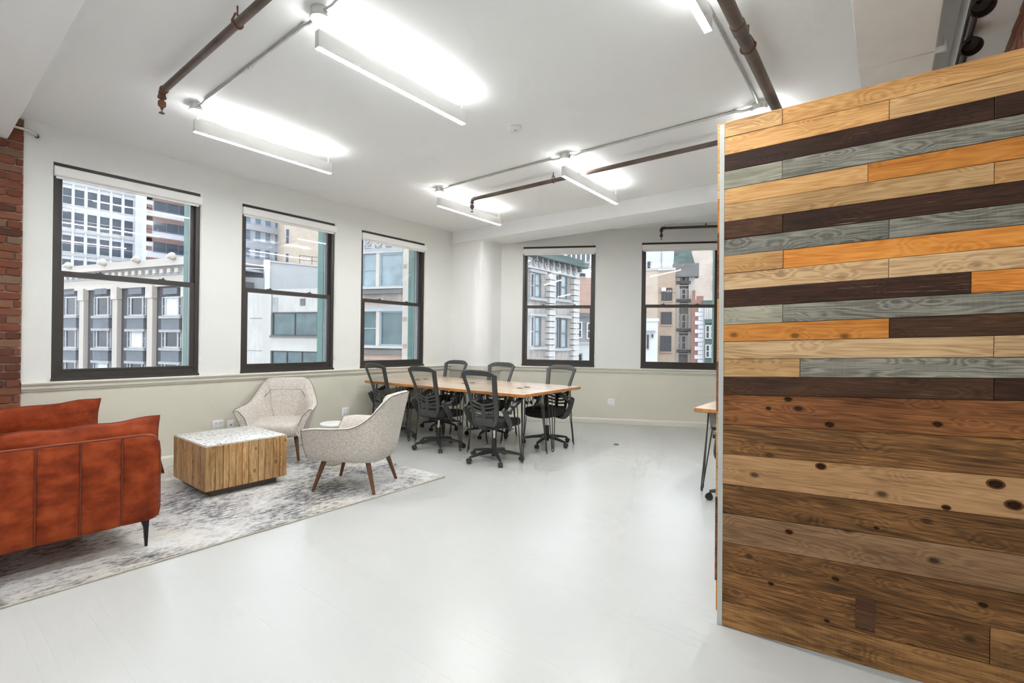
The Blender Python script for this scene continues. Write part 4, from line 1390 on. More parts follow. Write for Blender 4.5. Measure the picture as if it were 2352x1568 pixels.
# ---------------------------------------------------------------- office chairs (face local +y)
def make_chair():
    t_ = thing('office_chair', '', 'office chair')
    mb = MB()
    mb.lathe([(0.020, 0.050), (0.026, 0.052), (0.026, 0.085), (0.046, 0.095), (0.046, 0.130), (0.032, 0.140), (0.028, 0.26), (0.0, 0.26)], 18)
    mb.obj('hub', 'plastic_black', t_)
    mb = MB()
    mb.lathe([(0.015, 0.25), (0.015, 0.385)], 14)
    mb.obj('gas_column', 'chrome', t_)
    mb = MB()
    mb.rbox((0, 0.0, 0.395), (0.17, 0.24, 0.05), 0.015)
    mb.cyl((0.08, 0.04, 0.395), (0.24, 0.05, 0.385), 0.006, n=8)
    mb.obj('tilt_mechanism', 'plastic_black', t_)
    for k in range(5):
        a = R(90 + 72 * k + 14)
        d = Vector((math.cos(a), math.sin(a), 0))
        e = Vector((-d.y, d.x, 0))
        rings = []
        for s, zc, hw, hh in ((0.030, 0.112, 0.030, 0.022), (0.10, 0.110, 0.026, 0.020), (0.20, 0.098, 0.021, 0.016), (0.29, 0.082, 0.017, 0.013), (0.318, 0.076, 0.014, 0.011)):
            c = d * s + Vector((0, 0, zc))
            rings.append([c + e * (-hw) + Vector((0, 0, -hh)), c + e * hw + Vector((0, 0, -hh)), c + e * hw * 0.75 + Vector((0, 0, hh * 0.6)), c + e * hw * 0.3 + Vector((0, 0, hh)),
                          c - e * hw * 0.3 + Vector((0, 0, hh)), c - e * hw * 0.75 + Vector((0, 0, hh * 0.6))])
        mb = MB()
        mb.loft(rings)
        mb.obj('base_spoke', 'plastic_black', t_)
        # twin-wheel caster with hood
        ca = a + R(40 * math.sin(k * 2.1))
        f = Vector((math.cos(ca), math.sin(ca), 0))
        g = Vector((-f.y, f.x, 0))
        p = d * 0.312 + f * 0.012
        mb = MB()
        for sgn in (-1, 1):
            c0 = p + g * sgn * 0.007 + Vector((0, 0, 0.027))
            mb.tube([c0, c0 + g * sgn * 0.004, c0 + g * sgn * 0.014, c0 + g * sgn * 0.018], [0.024, 0.027, 0.027, 0.019], 18)
        ar = []
        for q in range(7):
            an = R(20 + 150 * q / 6)
            ar.append(p + f * (-math.cos(an)) * 0.031 + Vector((0, 0, 0.027 + math.sin(an) * 0.031)))
        mb.tube(ar, 0.008, 8)
        mb.cyl(d * 0.312 + Vector((0, 0, 0.05)), d * 0.312 + Vector((0, 0, 0.078)), 0.009, n=10)
        mb.obj('caster', 'plastic_black', t_)
    # seat
    rings = []
    for z, gr in ((0.412, 0.90), (0.420, 0.97), (0.440, 1.0), (0.468, 1.0), (0.486, 0.965), (0.494, 0.85), (0.492, 0.5), (0.490, 0.1)):
        ring_ = []
        for k in range(36):
            a = 2 * PI * k / 36
            ca, sa = math.cos(a), math.sin(a)
            x = 0.245 * math.copysign(abs(ca) ** 0.55, ca)
            y_ = 0.240 * math.copysign(abs(sa) ** 0.55, sa)
            drop = -0.022 * max(0.0, (y_ - 0.10) / 0.14) ** 2
            ring_.append((x * gr, y_ * gr + 0.045, z + drop + 0.012 * (x / 0.245) ** 2 * (1 if z > 0.47 else 0)))
        rings.append(ring_)
    mb = MB()
    mb.loft(rings)
    mb.obj('seat', 'fabric_black', t_, angle=60)
    # backrest in (x, z): leaned and curved
    def py(x, z):
        s = (z - 0.43) / 0.64
        return -0.205 - 0.035 * math.sin(min(1, s * 1.6) * PI) * 0 - 0.10 * s - 0.05 * s * s + 0.045 * math.sin(s * PI) * (1 - s) - 0.0 + 0.75 * x * x * (1.0 - 0.35 * s)
    def hw(z):
        K = [(0.43, 0.150), (0.47, 0.178), (0.55, 0.196), (0.65, 0.202), (0.75, 0.208), (0.85, 0.222), (0.95, 0.240), (1.00, 0.247), (1.03, 0.244), (1.05, 0.230), (1.063, 0.200), (1.068, 0.150)]
        for (z0, a), (z1, b_) in zip(K, K[1:]):
            if z <= z1:
                return a + (b_ - a) * max(0, (z - z0)) / (z1 - z0)
        return K[-1][1]
    TH = 0.018
    def ribbon(pairs, th=TH):
        """pairs of (x, z) inner and outer; lofted solid with rounded section"""
        rings = []
        for (xa, za), (xb, zb) in pairs:
            A = Vector((xa, py(xa, za), za))
            B = Vector((xb, py(xb, zb), zb))
            q = Vector((0, th / 2, 0))
            w = (B - A) * 0.12
            rings.append([A + w * 0 - q * 0.4, A + w - q, B - w - q, B - q * 0.4, B + q * 0.4, B - w + q, A + w + q, A + q * 0.4])
        m2 = MB()
        m2.loft(rings)
        return m2
    zs = [0.43, 0.47, 0.52, 0.58, 0.64, 0.70, 0.76, 0.82, 0.88, 0.94, 0.975, 1.0, 1.02]
    fr = MB()
    for s in (-1, 1):
        pr = []
        for z in zs:
            o_ = hw(z)
            bar = 0.056 if z > 0.70 else 0.048
            pr.append(((s * (o_ - bar), z), (s * o_, z)))
        r_ = ribbon(pr, 0.026)
        fr.add(r_.v, r_.f)
    top = []
    for k in range(17):
        x = -0.246 + 0.492 * k / 16
        u = abs(x) / 0.246
        zo = 1.068 - 0.052 * u ** 4
        zi = 1.000 + 0.004 * (1 - u * u) - 0.012 * u ** 3
        top.append(((x, zi), (x, zo)))
    r_ = ribbon(top, 0.026)
    fr.add(r_.v, r_.f)
    back = fr.obj('backrest_frame', 'plastic_grey', t_, angle=50)
    # lumbar shell: bars that sag towards the spine
    def bar(z0, z1, sag, name):
        pr = []
        for k in range(15):
            u = -1 + 2 * k / 14
            x = u * (hw(z0) - 0.02)
            dz = -sag * (1 - u * u)
            pr.append(((x, z0 + dz), (x, z1 + dz)))
        return ribbon(pr, 0.016).obj(name, 'plastic_grey', back, angle=50)
    bar(0.705, 0.728, 0.050, 'back_rib')
    bar(0.655, 0.677, 0.038, 'back_rib')
    bar(0.602, 0.624, 0.028, 'back_rib')
    bar(0.550, 0.572, 0.018, 'back_rib')
    bar(0.430, 0.515, 0.008, 'lumbar_panel')
    ribbon([((-0.028, z), (0.028, z)) for z in (0.50, 0.56, 0.62, 0.665)], 0.018).obj('spine', 'plastic_grey', back)
    # netting
    nx, nz = 10, 14
    vs, fs = [], []
    for j in range(nz + 1):
        z = 0.56 + (1.008 - 0.56) * j / nz
        for i in range(nx + 1):
            x = (-1 + 2 * i / nx) * (hw(z) - 0.03)
            vs.append((x, py(x, z) + 0.011, z))
    for j in range(nz):
        for i in range(nx):
            a = j * (nx + 1) + i
            fs.append((a, a + 1, a + nx + 2, a + nx + 1))
    mb = MB()
    mb.add(vs, fs)
    mb.obj('mesh_panel', 'chair_net', back, angle=60)
    mb = MB()
    mb.rbox((0, -0.13, 0.405), (0.11, 0.20, 0.035), 0.012)
    mb.obj('back_bracket', 'plastic_black', t_)
    # arms: chunky bracket under the seat sweeping up, pad tilted up in front
    for s in (-1, 1):
        pts = [(s * 0.10, -0.01, 0.402), (s * 0.20, -0.02, 0.402), (s * 0.262, -0.04, 0.415), (s * 0.285, -0.09, 0.47), (s * 0.283, -0.155, 0.56), (s * 0.275, -0.205, 0.635)]
        sm = spline([list(p) for p in pts], 4)
        rings = []
        for i, p in enumerate(sm):
            f = i / (len(sm) - 1)
            wd = 0.030 + 0.012 * math.sin(f * PI)
            a = Vector(sm[max(0, i - 1)])
            c = Vector(sm[min(len(sm) - 1, i + 1)])
            d = (c - a).normalized()
            e = d.cross(Vector((s, 0, 0.25))).normalized()
            n_ = d.cross(e).normalized()
            P0 = Vector(p)
            rings.append([P0 + e * wd + n_ * 0.006, P0 + e * wd * 0.6 + n_ * 0.012, P0 - e * wd * 0.6 + n_ * 0.012, P0 - e * wd + n_ * 0.006, P0 - e * wd - n_ * 0.006, P0 - e * wd * 0.6 - n_ * 0.012, P0 + e * wd * 0.6 - n_ * 0.012, P0 + e * wd - n_ * 0.006])
        mb = MB()
        mb.loft(rings)
        br = mb.obj('arm_bracket', 'plastic_grey', t_, angle=50)
        Mx = Matrix.Rotation(R(24), 3, 'X')
        mb = MB()
        mb.rbox((s * 0.285, 0.010, 0.655), (0.032, 0.24, 0.030), 0.012, 2, M=Mx)
        mb.cyl((s * 0.262, -0.105, 0.598), (s * 0.308, -0.105, 0.598), 0.026, n=16)
        mb.obj('arm_link', 'plastic_grey', br)
        mb = MB()
        mb.rbox((s * 0.285, 0.055, 0.702), (0.070, 0.25, 0.026), 0.012, 3, M=Mx)
        mb.obj('arm_pad', 'plastic_black', br)
    return t_
chair0 = make_chair()
CH = [(-3.60, 4.290, 3, 'black mesh office chair on the near side, closest to the partition'),
      (-4.575, 4.330, 1, 'black mesh office chair in the middle of the near side of the desks'),
      (-5.56, 4.365, -3, 'black mesh office chair on the near side below the corner window'),
      (-3.62, 5.430, 176, 'black mesh office chair on the far side, nearest the socket outlet'),
      (-4.62, 5.375, 184, 'black mesh office chair in the middle of the far side'),
      (-5.57, 5.345, 182, 'black mesh office chair on the far side in front of the column'),
      (-0.93, 4.56, 20, 'black office chair hidden behind the plank partition, one caster showing')]
for i, (x, y_, a, lb) in enumerate(CH):
    o = chair0 if i == 0 else copy_tree(chair0)
    o.location = (x, y_, 0)
    o.rotation_euler = (0, 0, R(a))
    o['label'] = lb
    o['group'] = 'black mesh office chairs at the desks'

# cables and a power strip hung under the desks
pw = thing('cable_bundle', 'tangle of black power cables hanging under the desks', 'cables', (-3.62, 5.02, DZ - 0.037))
MB().rbox((0, 0, -0.02), (0.42, 0.05, 0.035), 0.006).obj('power_strip', 'plastic_black', pw)
rnd = random.Random(4)
for k in range(7):
    x = 0.22 - 0.05 * k
    dx, dy = rnd.uniform(-.05, .05), rnd.uniform(-.05, .05)
    dr = rnd.uniform(.10, .22)
    pts = spline([[x, 0, -0.03], [x + dx, dy, -0.03 - dr * .6], [x + dx * 2, dy * .5, -0.03 - dr], [x + dx * 1.2 + .03, -dy, -0.03 - dr * .7], [x - .03, -dy * 1.5, -0.05]], 5)
    mb = MB()
    mb.tube(pts, 0.0035, 6)
    q = pts[8]
    mb.rbox((q[0], q[1], q[2]), (0.02, 0.018, 0.035), 0.004)
    mb.obj('cable', 'plastic_black', pw)
mb = MB()
mb.tube(spline([[0.0, 0.0, -0.03], [-.3, .02, -.16], [-.65, 0, -.05], [-1.0, .02, -.14], [-1.4, 0, -.04], [-1.9, .01, -.15], [-2.2, 0, -.04]], 8), 0.004, 6)
mb.obj('long_cable', 'plastic_black', pw)
t_ = thing('floor_debris', 'small dark scrap lying on the bare white floor', 'debris', (-2.9, 6.05, 0.0))
MB().rbox((0, 0, 0.004), (0.06, 0.035, 0.008), 0.003).obj('scrap', 'plinth_dark', t_)

# ---------------------------------------------------------------- the street outside
mb = MB()
mb.box(-200, -7.2, -80, 160, -14.3, -14.0)
mb.box(-7.2, 120, 12, 160, -14.3, -14.0)
tag(mb.obj('street', 'street_asphalt'), 'grey street far below the windows', 'street', kind='structure')
BUILD = [
    ('stone_building', 'cream stone building with tall piers, dark bay windows and lion-head cornice across the street', -72.46, 16.97, 15, [
     ('wall','dark_metal',-18.67,11.68,-14.0,8.38,0,8),('cornice','cream_stone',-18.97,12.18,9.34,10.18,1.0,3),('frieze','grey_stone',-18.67,11.88,8.38,9.34,0.45,2),
     ('entablature','cream_stone',-18.67,11.68,7.16,8.38,0.35,2),('roof','grey_stone',-18.47,11.48,9.78,10.08,-0.5,9),
     ('dentil','cream_stone',-18.57,-17.99,8.59,9.04,0.8,0.5),('dentil','cream_stone',-17.27,-16.68,8.59,9.04,0.8,0.5),
     ('dentil','cream_stone',-15.96,-15.38,8.59,9.04,0.8,0.5),('dentil','cream_stone',-14.66,-14.07,8.59,9.04,0.8,0.5),
     ('dentil','cream_stone',-13.35,-12.77,8.59,9.04,0.8,0.5),('dentil','cream_stone',-12.05,-11.46,8.59,9.04,0.8,0.5),
     ('dentil','cream_stone',-10.74,-10.16,8.59,9.04,0.8,0.5),('dentil','cream_stone',-9.44,-8.85,8.59,9.04,0.8,0.5),
     ('dentil','cream_stone',-8.14,-7.55,8.59,9.04,0.8,0.5),('dentil','cream_stone',-6.83,-6.24,8.59,9.04,0.8,0.5),('dentil','cream_stone',-5.53,-4.94,8.59,9.04,0.8,0.5),
     ('dentil','cream_stone',-4.22,-3.63,8.59,9.04,0.8,0.5),('dentil','cream_stone',-2.92,-2.33,8.59,9.04,0.8,0.5),('dentil','cream_stone',-1.61,-1.02,8.59,9.04,0.8,0.5),
     ('dentil','cream_stone',-0.31,0.28,8.59,9.04,0.8,0.5),('dentil','cream_stone',1.0,1.59,8.59,9.04,0.8,0.5),('dentil','cream_stone',2.3,2.89,8.59,9.04,0.8,0.5),
     ('dentil','cream_stone',3.61,4.19,8.59,9.04,0.8,0.5),('dentil','cream_stone',4.91,5.5,8.59,9.04,0.8,0.5),('dentil','cream_stone',6.22,6.8,8.59,9.04,0.8,0.5),
     ('dentil','cream_stone',7.52,8.11,8.59,9.04,0.8,0.5),('dentil','cream_stone',8.83,9.41,8.59,9.04,0.8,0.5),('dentil','cream_stone',10.13,10.72,8.59,9.04,0.8,0.5),
     ('lion_head','cream_stone',-10.07,10.28,0.45),('lion_head','cream_stone',-2.63,10.28,0.45),('lion_head','cream_stone',4.01,10.28,0.45),
     ('lion_head','cream_stone',10.37,10.28,0.45),('pier','cream_stone',-16.95,-15.99,-14.0,7.26,0.5,1),('capital','cream_stone',-17.09,-15.85,5.86,7.31,0.65,0.6),
     ('pier','cream_stone',-9.02,-8.06,-14.0,7.26,0.5,1),('capital','cream_stone',-9.16,-7.92,5.86,7.31,0.65,0.6),('pier','cream_stone',-1.95,-0.99,-14.0,7.26,0.5,1),
     ('capital','cream_stone',-2.09,-0.85,5.86,7.31,0.65,0.6),('pier','cream_stone',4.84,5.8,-14.0,7.26,0.5,1),('capital','cream_stone',4.7,5.94,5.86,7.31,0.65,0.6),
     ('pier','cream_stone',11.15,12.11,-14.0,7.26,0.5,1),('capital','cream_stone',11.01,12.25,5.86,7.31,0.65,0.6),
     ('w','pale_frame',-12.92,-10.62,4.05,6.36,'far_glass_dark',1,1,0.16),('w','pale_frame',-13.49,-12.99,4.05,6.36,'far_glass',1,2,0.07),
     ('w','pale_frame',-10.55,-10.05,4.05,6.36,'far_glass',1,2,0.07),('sill','grey_stone',-13.67,-9.87,3.67,3.97,0.42,0.5),
     ('spandrel','slate_panel',-13.37,-10.17,2.4,3.67,0.3,0.4),('lintel','grey_stone',-13.67,-9.87,2.1,2.4,0.4,0.5),
     ('w','pale_frame',-12.92,-10.62,-0.14,2.12,'far_glass_dark',1,1,0.16),('w','pale_frame',-13.49,-12.99,-0.14,2.12,'far_glass',1,2,0.07),
     ('w','pale_frame',-10.55,-10.05,-0.14,2.12,'far_glass',1,2,0.07),('sill','grey_stone',-13.67,-9.87,-0.52,-0.22,0.42,0.5),
     ('spandrel','slate_panel',-13.37,-10.17,-1.79,-0.52,0.3,0.4),('lintel','grey_stone',-13.67,-9.87,-2.09,-1.79,0.4,0.5),
     ('w','pale_frame',-12.92,-10.62,-4.28,-2.02,'far_glass_dark',1,1,0.16),('w','pale_frame',-13.49,-12.99,-4.28,-2.02,'far_glass',1,2,0.07),
     ('w','pale_frame',-10.55,-10.05,-4.28,-2.02,'far_glass',1,2,0.07),('sill','grey_stone',-13.67,-9.87,-4.66,-4.36,0.42,0.5),
     ('spandrel','slate_panel',-13.37,-10.17,-5.93,-4.66,0.3,0.4),('lintel','grey_stone',-13.67,-9.87,-6.23,-5.93,0.4,0.5),
     ('pediment','slate_panel',-13.02,-10.52,6.74,7.44,0.35,0.4),('w','pale_frame',-5.92,-3.58,3.99,6.2,'far_glass_dark',1,1,0.16),
     ('w','pale_frame',-6.49,-5.99,3.99,6.2,'far_glass',1,2,0.07),('w','pale_frame',-3.51,-3.01,3.99,6.2,'far_glass',1,2,0.07),
     ('sill','grey_stone',-6.67,-2.83,3.61,3.91,0.42,0.5),('spandrel','slate_panel',-6.37,-3.13,2.34,3.61,0.3,0.4),('lintel','grey_stone',-6.67,-2.83,2.04,2.34,0.4,0.5),
     ('w','pale_frame',-5.92,-3.58,-0.02,2.14,'far_glass_dark',1,1,0.16),('w','pale_frame',-6.49,-5.99,-0.02,2.14,'far_glass',1,2,0.07),
     ('w','pale_frame',-3.51,-3.01,-0.02,2.14,'far_glass',1,2,0.07),('sill','grey_stone',-6.67,-2.83,-0.4,-0.1,0.42,0.5),
     ('spandrel','slate_panel',-6.37,-3.13,-1.67,-0.4,0.3,0.4),('lintel','grey_stone',-6.67,-2.83,-1.97,-1.67,0.4,0.5),
     ('w','pale_frame',-5.92,-3.58,-3.98,-1.82,'far_blind',1,1,0.16),('w','pale_frame',-6.49,-5.99,-3.98,-1.82,'far_glass',1,2,0.07),
     ('w','pale_frame',-3.51,-3.01,-3.98,-1.82,'far_glass',1,2,0.07),('sill','grey_stone',-6.67,-2.83,-4.36,-4.06,0.42,0.5),
     ('spandrel','slate_panel',-6.37,-3.13,-5.63,-4.36,0.3,0.4),('lintel','grey_stone',-6.67,-2.83,-5.93,-5.63,0.4,0.5),
     ('pediment','slate_panel',-6.02,-3.48,6.57,7.27,0.35,0.4),('w','pale_frame',1.06,3.35,3.92,6.03,'far_glass_dark',1,1,0.16),
     ('w','pale_frame',0.49,0.99,3.92,6.03,'far_glass',1,2,0.07),('w','pale_frame',3.42,3.92,3.92,6.03,'far_glass',1,2,0.07),
     ('sill','grey_stone',0.31,4.1,3.54,3.84,0.42,0.5),('spandrel','slate_panel',0.61,3.8,2.27,3.54,0.3,0.4),('lintel','grey_stone',0.31,4.1,1.97,2.27,0.4,0.5),
     ('w','pale_frame',1.06,3.35,0.1,2.16,'far_blind',1,1,0.16),('w','pale_frame',0.49,0.99,0.1,2.16,'far_glass',1,2,0.07),
     ('w','pale_frame',3.42,3.92,0.1,2.16,'far_glass',1,2,0.07),('sill','grey_stone',0.31,4.1,-0.28,0.02,0.42,0.5),
     ('spandrel','slate_panel',0.61,3.8,-1.55,-0.28,0.3,0.4),('lintel','grey_stone',0.31,4.1,-1.85,-1.55,0.4,0.5),
     ('w','pale_frame',1.06,3.35,-3.68,-1.62,'far_glass_dark',1,1,0.16),('w','pale_frame',0.49,0.99,-3.68,-1.62,'far_glass',1,2,0.07),
     ('w','pale_frame',3.42,3.92,-3.68,-1.62,'far_glass',1,2,0.07),('sill','grey_stone',0.31,4.1,-4.06,-3.76,0.42,0.5),
     ('spandrel','slate_panel',0.61,3.8,-5.33,-4.06,0.3,0.4),('lintel','grey_stone',0.31,4.1,-5.63,-5.33,0.4,0.5),('pediment','slate_panel',0.96,3.45,6.39,7.09,0.35,0.4),
     ('w','pale_frame',7.56,9.8,3.86,5.88,'far_blind',1,1,0.16),('w','pale_frame',6.99,7.49,3.86,5.88,'far_glass',1,2,0.07),
     ('w','pale_frame',9.87,10.37,3.86,5.88,'far_glass',1,2,0.07),('sill','grey_stone',6.81,10.55,3.48,3.78,0.42,0.5),
     ('spandrel','slate_panel',7.11,10.25,2.21,3.48,0.3,0.4),('lintel','grey_stone',6.81,10.55,1.91,2.21,0.4,0.5),
     ('w','pale_frame',7.56,9.8,0.21,2.18,'far_glass_dark',1,1,0.16),('w','pale_frame',6.99,7.49,0.21,2.18,'far_glass',1,2,0.07),
     ('w','pale_frame',9.87,10.37,0.21,2.18,'far_glass',1,2,0.07),('sill','grey_stone',6.81,10.55,-0.17,0.13,0.42,0.5),
     ('spandrel','slate_panel',7.11,10.25,-1.44,-0.17,0.3,0.4),('lintel','grey_stone',6.81,10.55,-1.74,-1.44,0.4,0.5),
     ('w','pale_frame',7.56,9.8,-3.41,-1.44,'far_glass_dark',1,1,0.16),('w','pale_frame',6.99,7.49,-3.41,-1.44,'far_glass',1,2,0.07),
     ('w','pale_frame',9.87,10.37,-3.41,-1.44,'far_glass',1,2,0.07),('sill','grey_stone',6.81,10.55,-3.79,-3.49,0.42,0.5),
     ('spandrel','slate_panel',7.11,10.25,-5.06,-3.79,0.3,0.4),('lintel','grey_stone',6.81,10.55,-5.36,-5.06,0.4,0.5),
     ('pediment','slate_panel',7.46,9.9,6.22,6.92,0.35,0.4),]),
    ('white_office_tower', 'white office tower with a regular grid of dark windows rising behind the cornice', -129.23, 25.91, 90, [
     ('wall','white_stone',-12.66,5.53,-14.0,44.37,0,3),('pier','white_stone',5.53,7.68,-14.0,44.37,0.8,3),('sill_band','pale_stone',-12.66,5.53,36.38,36.78,0.35,0.6),
     ('w','white_stone',-9.66,-8.23,37.13,40.37,'far_glass',1,2,0.12),('w','white_stone',-7.88,-6.45,37.13,40.37,'far_glass',1,2,0.12),
     ('w','white_stone',-6.1,-4.67,37.13,40.37,'far_glass',1,2,0.12),('w','white_stone',-4.32,-2.74,37.13,40.37,'far_glass',1,2,0.12),
     ('w','white_stone',-2.33,-0.73,37.13,40.37,'far_glass',1,2,0.12),('w','white_stone',-0.33,1.32,37.13,40.37,'far_glass',1,2,0.12),
     ('w','white_stone',1.68,3.28,37.13,40.37,'far_glass',1,2,0.12),('w','white_stone',3.7,5.31,37.13,40.37,'far_glass',1,2,0.12),
     ('sill_band','pale_stone',-12.66,5.53,31.63,32.03,0.35,0.6),('w','white_stone',-9.66,-8.23,32.38,35.63,'far_glass',1,2,0.12),
     ('w','white_stone',-7.88,-6.45,32.38,35.63,'far_glass',1,2,0.12),('w','white_stone',-6.1,-4.67,32.38,35.63,'far_glass',1,2,0.12),
     ('w','white_stone',-4.32,-2.74,32.38,35.63,'far_glass',1,2,0.12),('w','white_stone',-2.33,-0.73,32.38,35.63,'far_glass',1,2,0.12),
     ('w','white_stone',-0.33,1.32,32.38,35.63,'far_glass',1,2,0.12),('w','white_stone',1.68,3.28,32.38,35.63,'far_glass',1,2,0.12),
     ('w','white_stone',3.7,5.31,32.38,35.63,'far_glass',1,2,0.12),('sill_band','pale_stone',-12.66,5.53,26.89,27.29,0.35,0.6),
     ('w','white_stone',-9.66,-8.23,27.64,30.88,'far_glass',1,2,0.12),('w','white_stone',-7.88,-6.45,27.64,30.88,'far_glass',1,2,0.12),
     ('w','white_stone',-6.1,-4.67,27.64,30.88,'far_glass',1,2,0.12),('w','white_stone',-4.32,-2.74,27.64,30.88,'far_glass',1,2,0.12),
     ('w','white_stone',-2.33,-0.73,27.64,30.88,'far_glass',1,2,0.12),('w','white_stone',-0.33,1.32,27.64,30.88,'far_glass',1,2,0.12),
     ('w','white_stone',1.68,3.28,27.64,30.88,'far_glass',1,2,0.12),('w','white_stone',3.7,5.31,27.64,30.88,'far_glass',1,2,0.12),
     ('sill_band','pale_stone',-12.66,5.53,22.12,22.52,0.35,0.6),('w','white_stone',-9.66,-8.23,22.87,26.25,'far_glass',1,2,0.12),
     ('w','white_stone',-7.88,-6.45,22.87,26.25,'far_glass',1,2,0.12),('w','white_stone',-6.1,-4.67,22.87,26.25,'far_glass',1,2,0.12),
     ('w','white_stone',-4.32,-2.74,22.87,26.25,'far_glass',1,2,0.12),('w','white_stone',-2.33,-0.73,22.87,26.25,'far_glass',1,2,0.12),
     ('w','white_stone',-0.33,1.32,22.87,26.25,'far_glass',1,2,0.12),('w','white_stone',1.68,3.28,22.87,26.25,'far_glass',1,2,0.12),
     ('w','white_stone',3.7,5.31,22.87,26.25,'far_glass',1,2,0.12),('sill_band','pale_stone',-12.66,5.53,17.39,17.79,0.35,0.6),
     ('w','white_stone',-9.66,-8.23,18.14,21.49,'far_glass',1,2,0.12),('w','white_stone',-7.88,-6.45,18.14,21.49,'far_glass',1,2,0.12),
     ('w','white_stone',-6.1,-4.67,18.14,21.49,'far_glass',1,2,0.12),('w','white_stone',-4.32,-2.74,18.14,21.49,'far_glass',1,2,0.12),
     ('w','white_stone',-2.33,-0.73,18.14,21.49,'far_glass',1,2,0.12),('w','white_stone',-0.33,1.32,18.14,21.49,'far_glass',1,2,0.12),
     ('w','white_stone',1.68,3.28,18.14,21.49,'far_glass',1,2,0.12),('w','white_stone',3.7,5.31,18.14,21.49,'far_glass',1,2,0.12),
     ('sill_band','pale_stone',-12.66,5.53,12.66,13.06,0.35,0.6),('w','white_stone',-9.66,-8.23,13.41,16.71,'far_glass',1,2,0.12),
     ('w','white_stone',-7.88,-6.45,13.41,16.71,'far_glass',1,2,0.12),('w','white_stone',-6.1,-4.67,13.41,16.71,'far_glass',1,2,0.12),
     ('w','white_stone',-4.32,-2.74,13.41,16.71,'far_glass',1,2,0.12),('w','white_stone',-2.33,-0.73,13.41,16.71,'far_glass',1,2,0.12),
     ('w','white_stone',-0.33,1.32,13.41,16.71,'far_glass',1,2,0.12),('w','white_stone',1.68,3.28,13.41,16.71,'far_glass',1,2,0.12),
     ('w','white_stone',3.7,5.31,13.41,16.71,'far_glass',1,2,0.12),('mullion_rib','white_stone',-7.88,-8.23,8.41,44.37,0.3,0.5),
     ('mullion_rib','white_stone',-6.1,-6.45,8.41,44.37,0.3,0.5),('mullion_rib','white_stone',-4.32,-4.67,8.41,44.37,0.3,0.5),
     ('mullion_rib','white_stone',-2.39,-2.68,8.41,44.37,0.3,0.5),('mullion_rib','white_stone',-0.38,-0.68,8.41,44.37,0.3,0.5),
     ('mullion_rib','white_stone',1.67,1.33,8.41,44.37,0.3,0.5),('mullion_rib','white_stone',3.63,3.35,8.41,44.37,0.3,0.5),]),
    ('striped_tower', 'red and white striped brick tower beside the white office tower', -118.15, 34.57, 90, [
     ('wall','white_stone',-3.8,7.44,-14.0,38.84,0,3),('w','slate_panel',-2.64,3.84,31.44,33.84,'far_glass',3,1,0.15),
     ('brick_band','red_brick',-3.8,7.44,29.14,30.14,0.15,0.4),('brick_stripe','red_brick',-3.8,-2.94,31.54,32.39,0.15,0.4),
     ('brick_stripe','red_brick',-3.8,-2.94,33.29,34.14,0.15,0.4),('brick_stripe','red_brick',-3.8,-2.94,35.04,35.89,0.15,0.4),
     ('w','slate_panel',-2.64,3.84,27.23,29.62,'far_glass',3,1,0.15),('brick_band','red_brick',-3.8,7.44,24.93,25.93,0.15,0.4),
     ('brick_stripe','red_brick',-3.8,-2.94,27.33,28.18,0.15,0.4),('brick_stripe','red_brick',-3.8,-2.94,29.08,29.93,0.15,0.4),
     ('brick_stripe','red_brick',-3.8,-2.94,30.83,31.68,0.15,0.4),('w','slate_panel',-2.64,3.84,23.06,25.28,'far_glass',3,1,0.15),
     ('brick_band','red_brick',-3.8,7.44,20.76,21.76,0.15,0.4),('brick_stripe','red_brick',-3.8,-2.94,23.16,24.01,0.15,0.4),
     ('brick_stripe','red_brick',-3.8,-2.94,24.91,25.76,0.15,0.4),('brick_stripe','red_brick',-3.8,-2.94,26.66,27.51,0.15,0.4),
     ('w','slate_panel',-2.64,3.84,18.8,21.29,'far_glass',3,1,0.15),('brick_band','red_brick',-3.8,7.44,16.5,17.5,0.15,0.4),
     ('brick_stripe','red_brick',-3.8,-2.94,18.9,19.75,0.15,0.4),('brick_stripe','red_brick',-3.8,-2.94,20.65,21.5,0.15,0.4),
     ('brick_stripe','red_brick',-3.8,-2.94,22.4,23.25,0.15,0.4),]),
    ('grey_office_tower', 'pale grey tower with square blue windows behind the concrete building', -107.54, 49.21, 90, [
     ('wall','bluegrey_stone',-13.59,3.36,-14.0,35.99,0,3),('corner_pier','white_stone',3.36,4.3,-14.0,35.99,0.3,5),
     ('w','bluegrey_stone',-10.59,-9.37,29.64,31.99,'far_glass_blue',1,2,0.1),('w','bluegrey_stone',-8.47,-7.24,29.64,31.99,'far_glass_blue',1,2,0.1),
     ('w','bluegrey_stone',-6.35,-5.12,29.64,31.99,'far_glass_blue',1,2,0.1),('w','bluegrey_stone',-4.22,-3.0,29.64,31.99,'far_glass_blue',1,2,0.1),
     ('w','bluegrey_stone',-2.1,-0.87,29.64,31.99,'far_glass_blue',1,2,0.1),('w','bluegrey_stone',0.04,1.26,29.64,31.99,'far_glass_blue',1,2,0.1),
     ('w','bluegrey_stone',2.15,3.29,29.64,31.99,'far_glass_blue',1,2,0.1),('w','bluegrey_stone',-10.59,-9.37,25.97,28.32,'far_glass_blue',1,2,0.1),
     ('w','bluegrey_stone',-8.47,-7.24,25.97,28.32,'far_glass_blue',1,2,0.1),('w','bluegrey_stone',-6.35,-5.12,25.97,28.32,'far_glass_blue',1,2,0.1),
     ('w','bluegrey_stone',-4.22,-3.0,25.97,28.32,'far_glass_blue',1,2,0.1),('w','bluegrey_stone',-2.1,-0.87,25.97,28.32,'far_glass_blue',1,2,0.1),
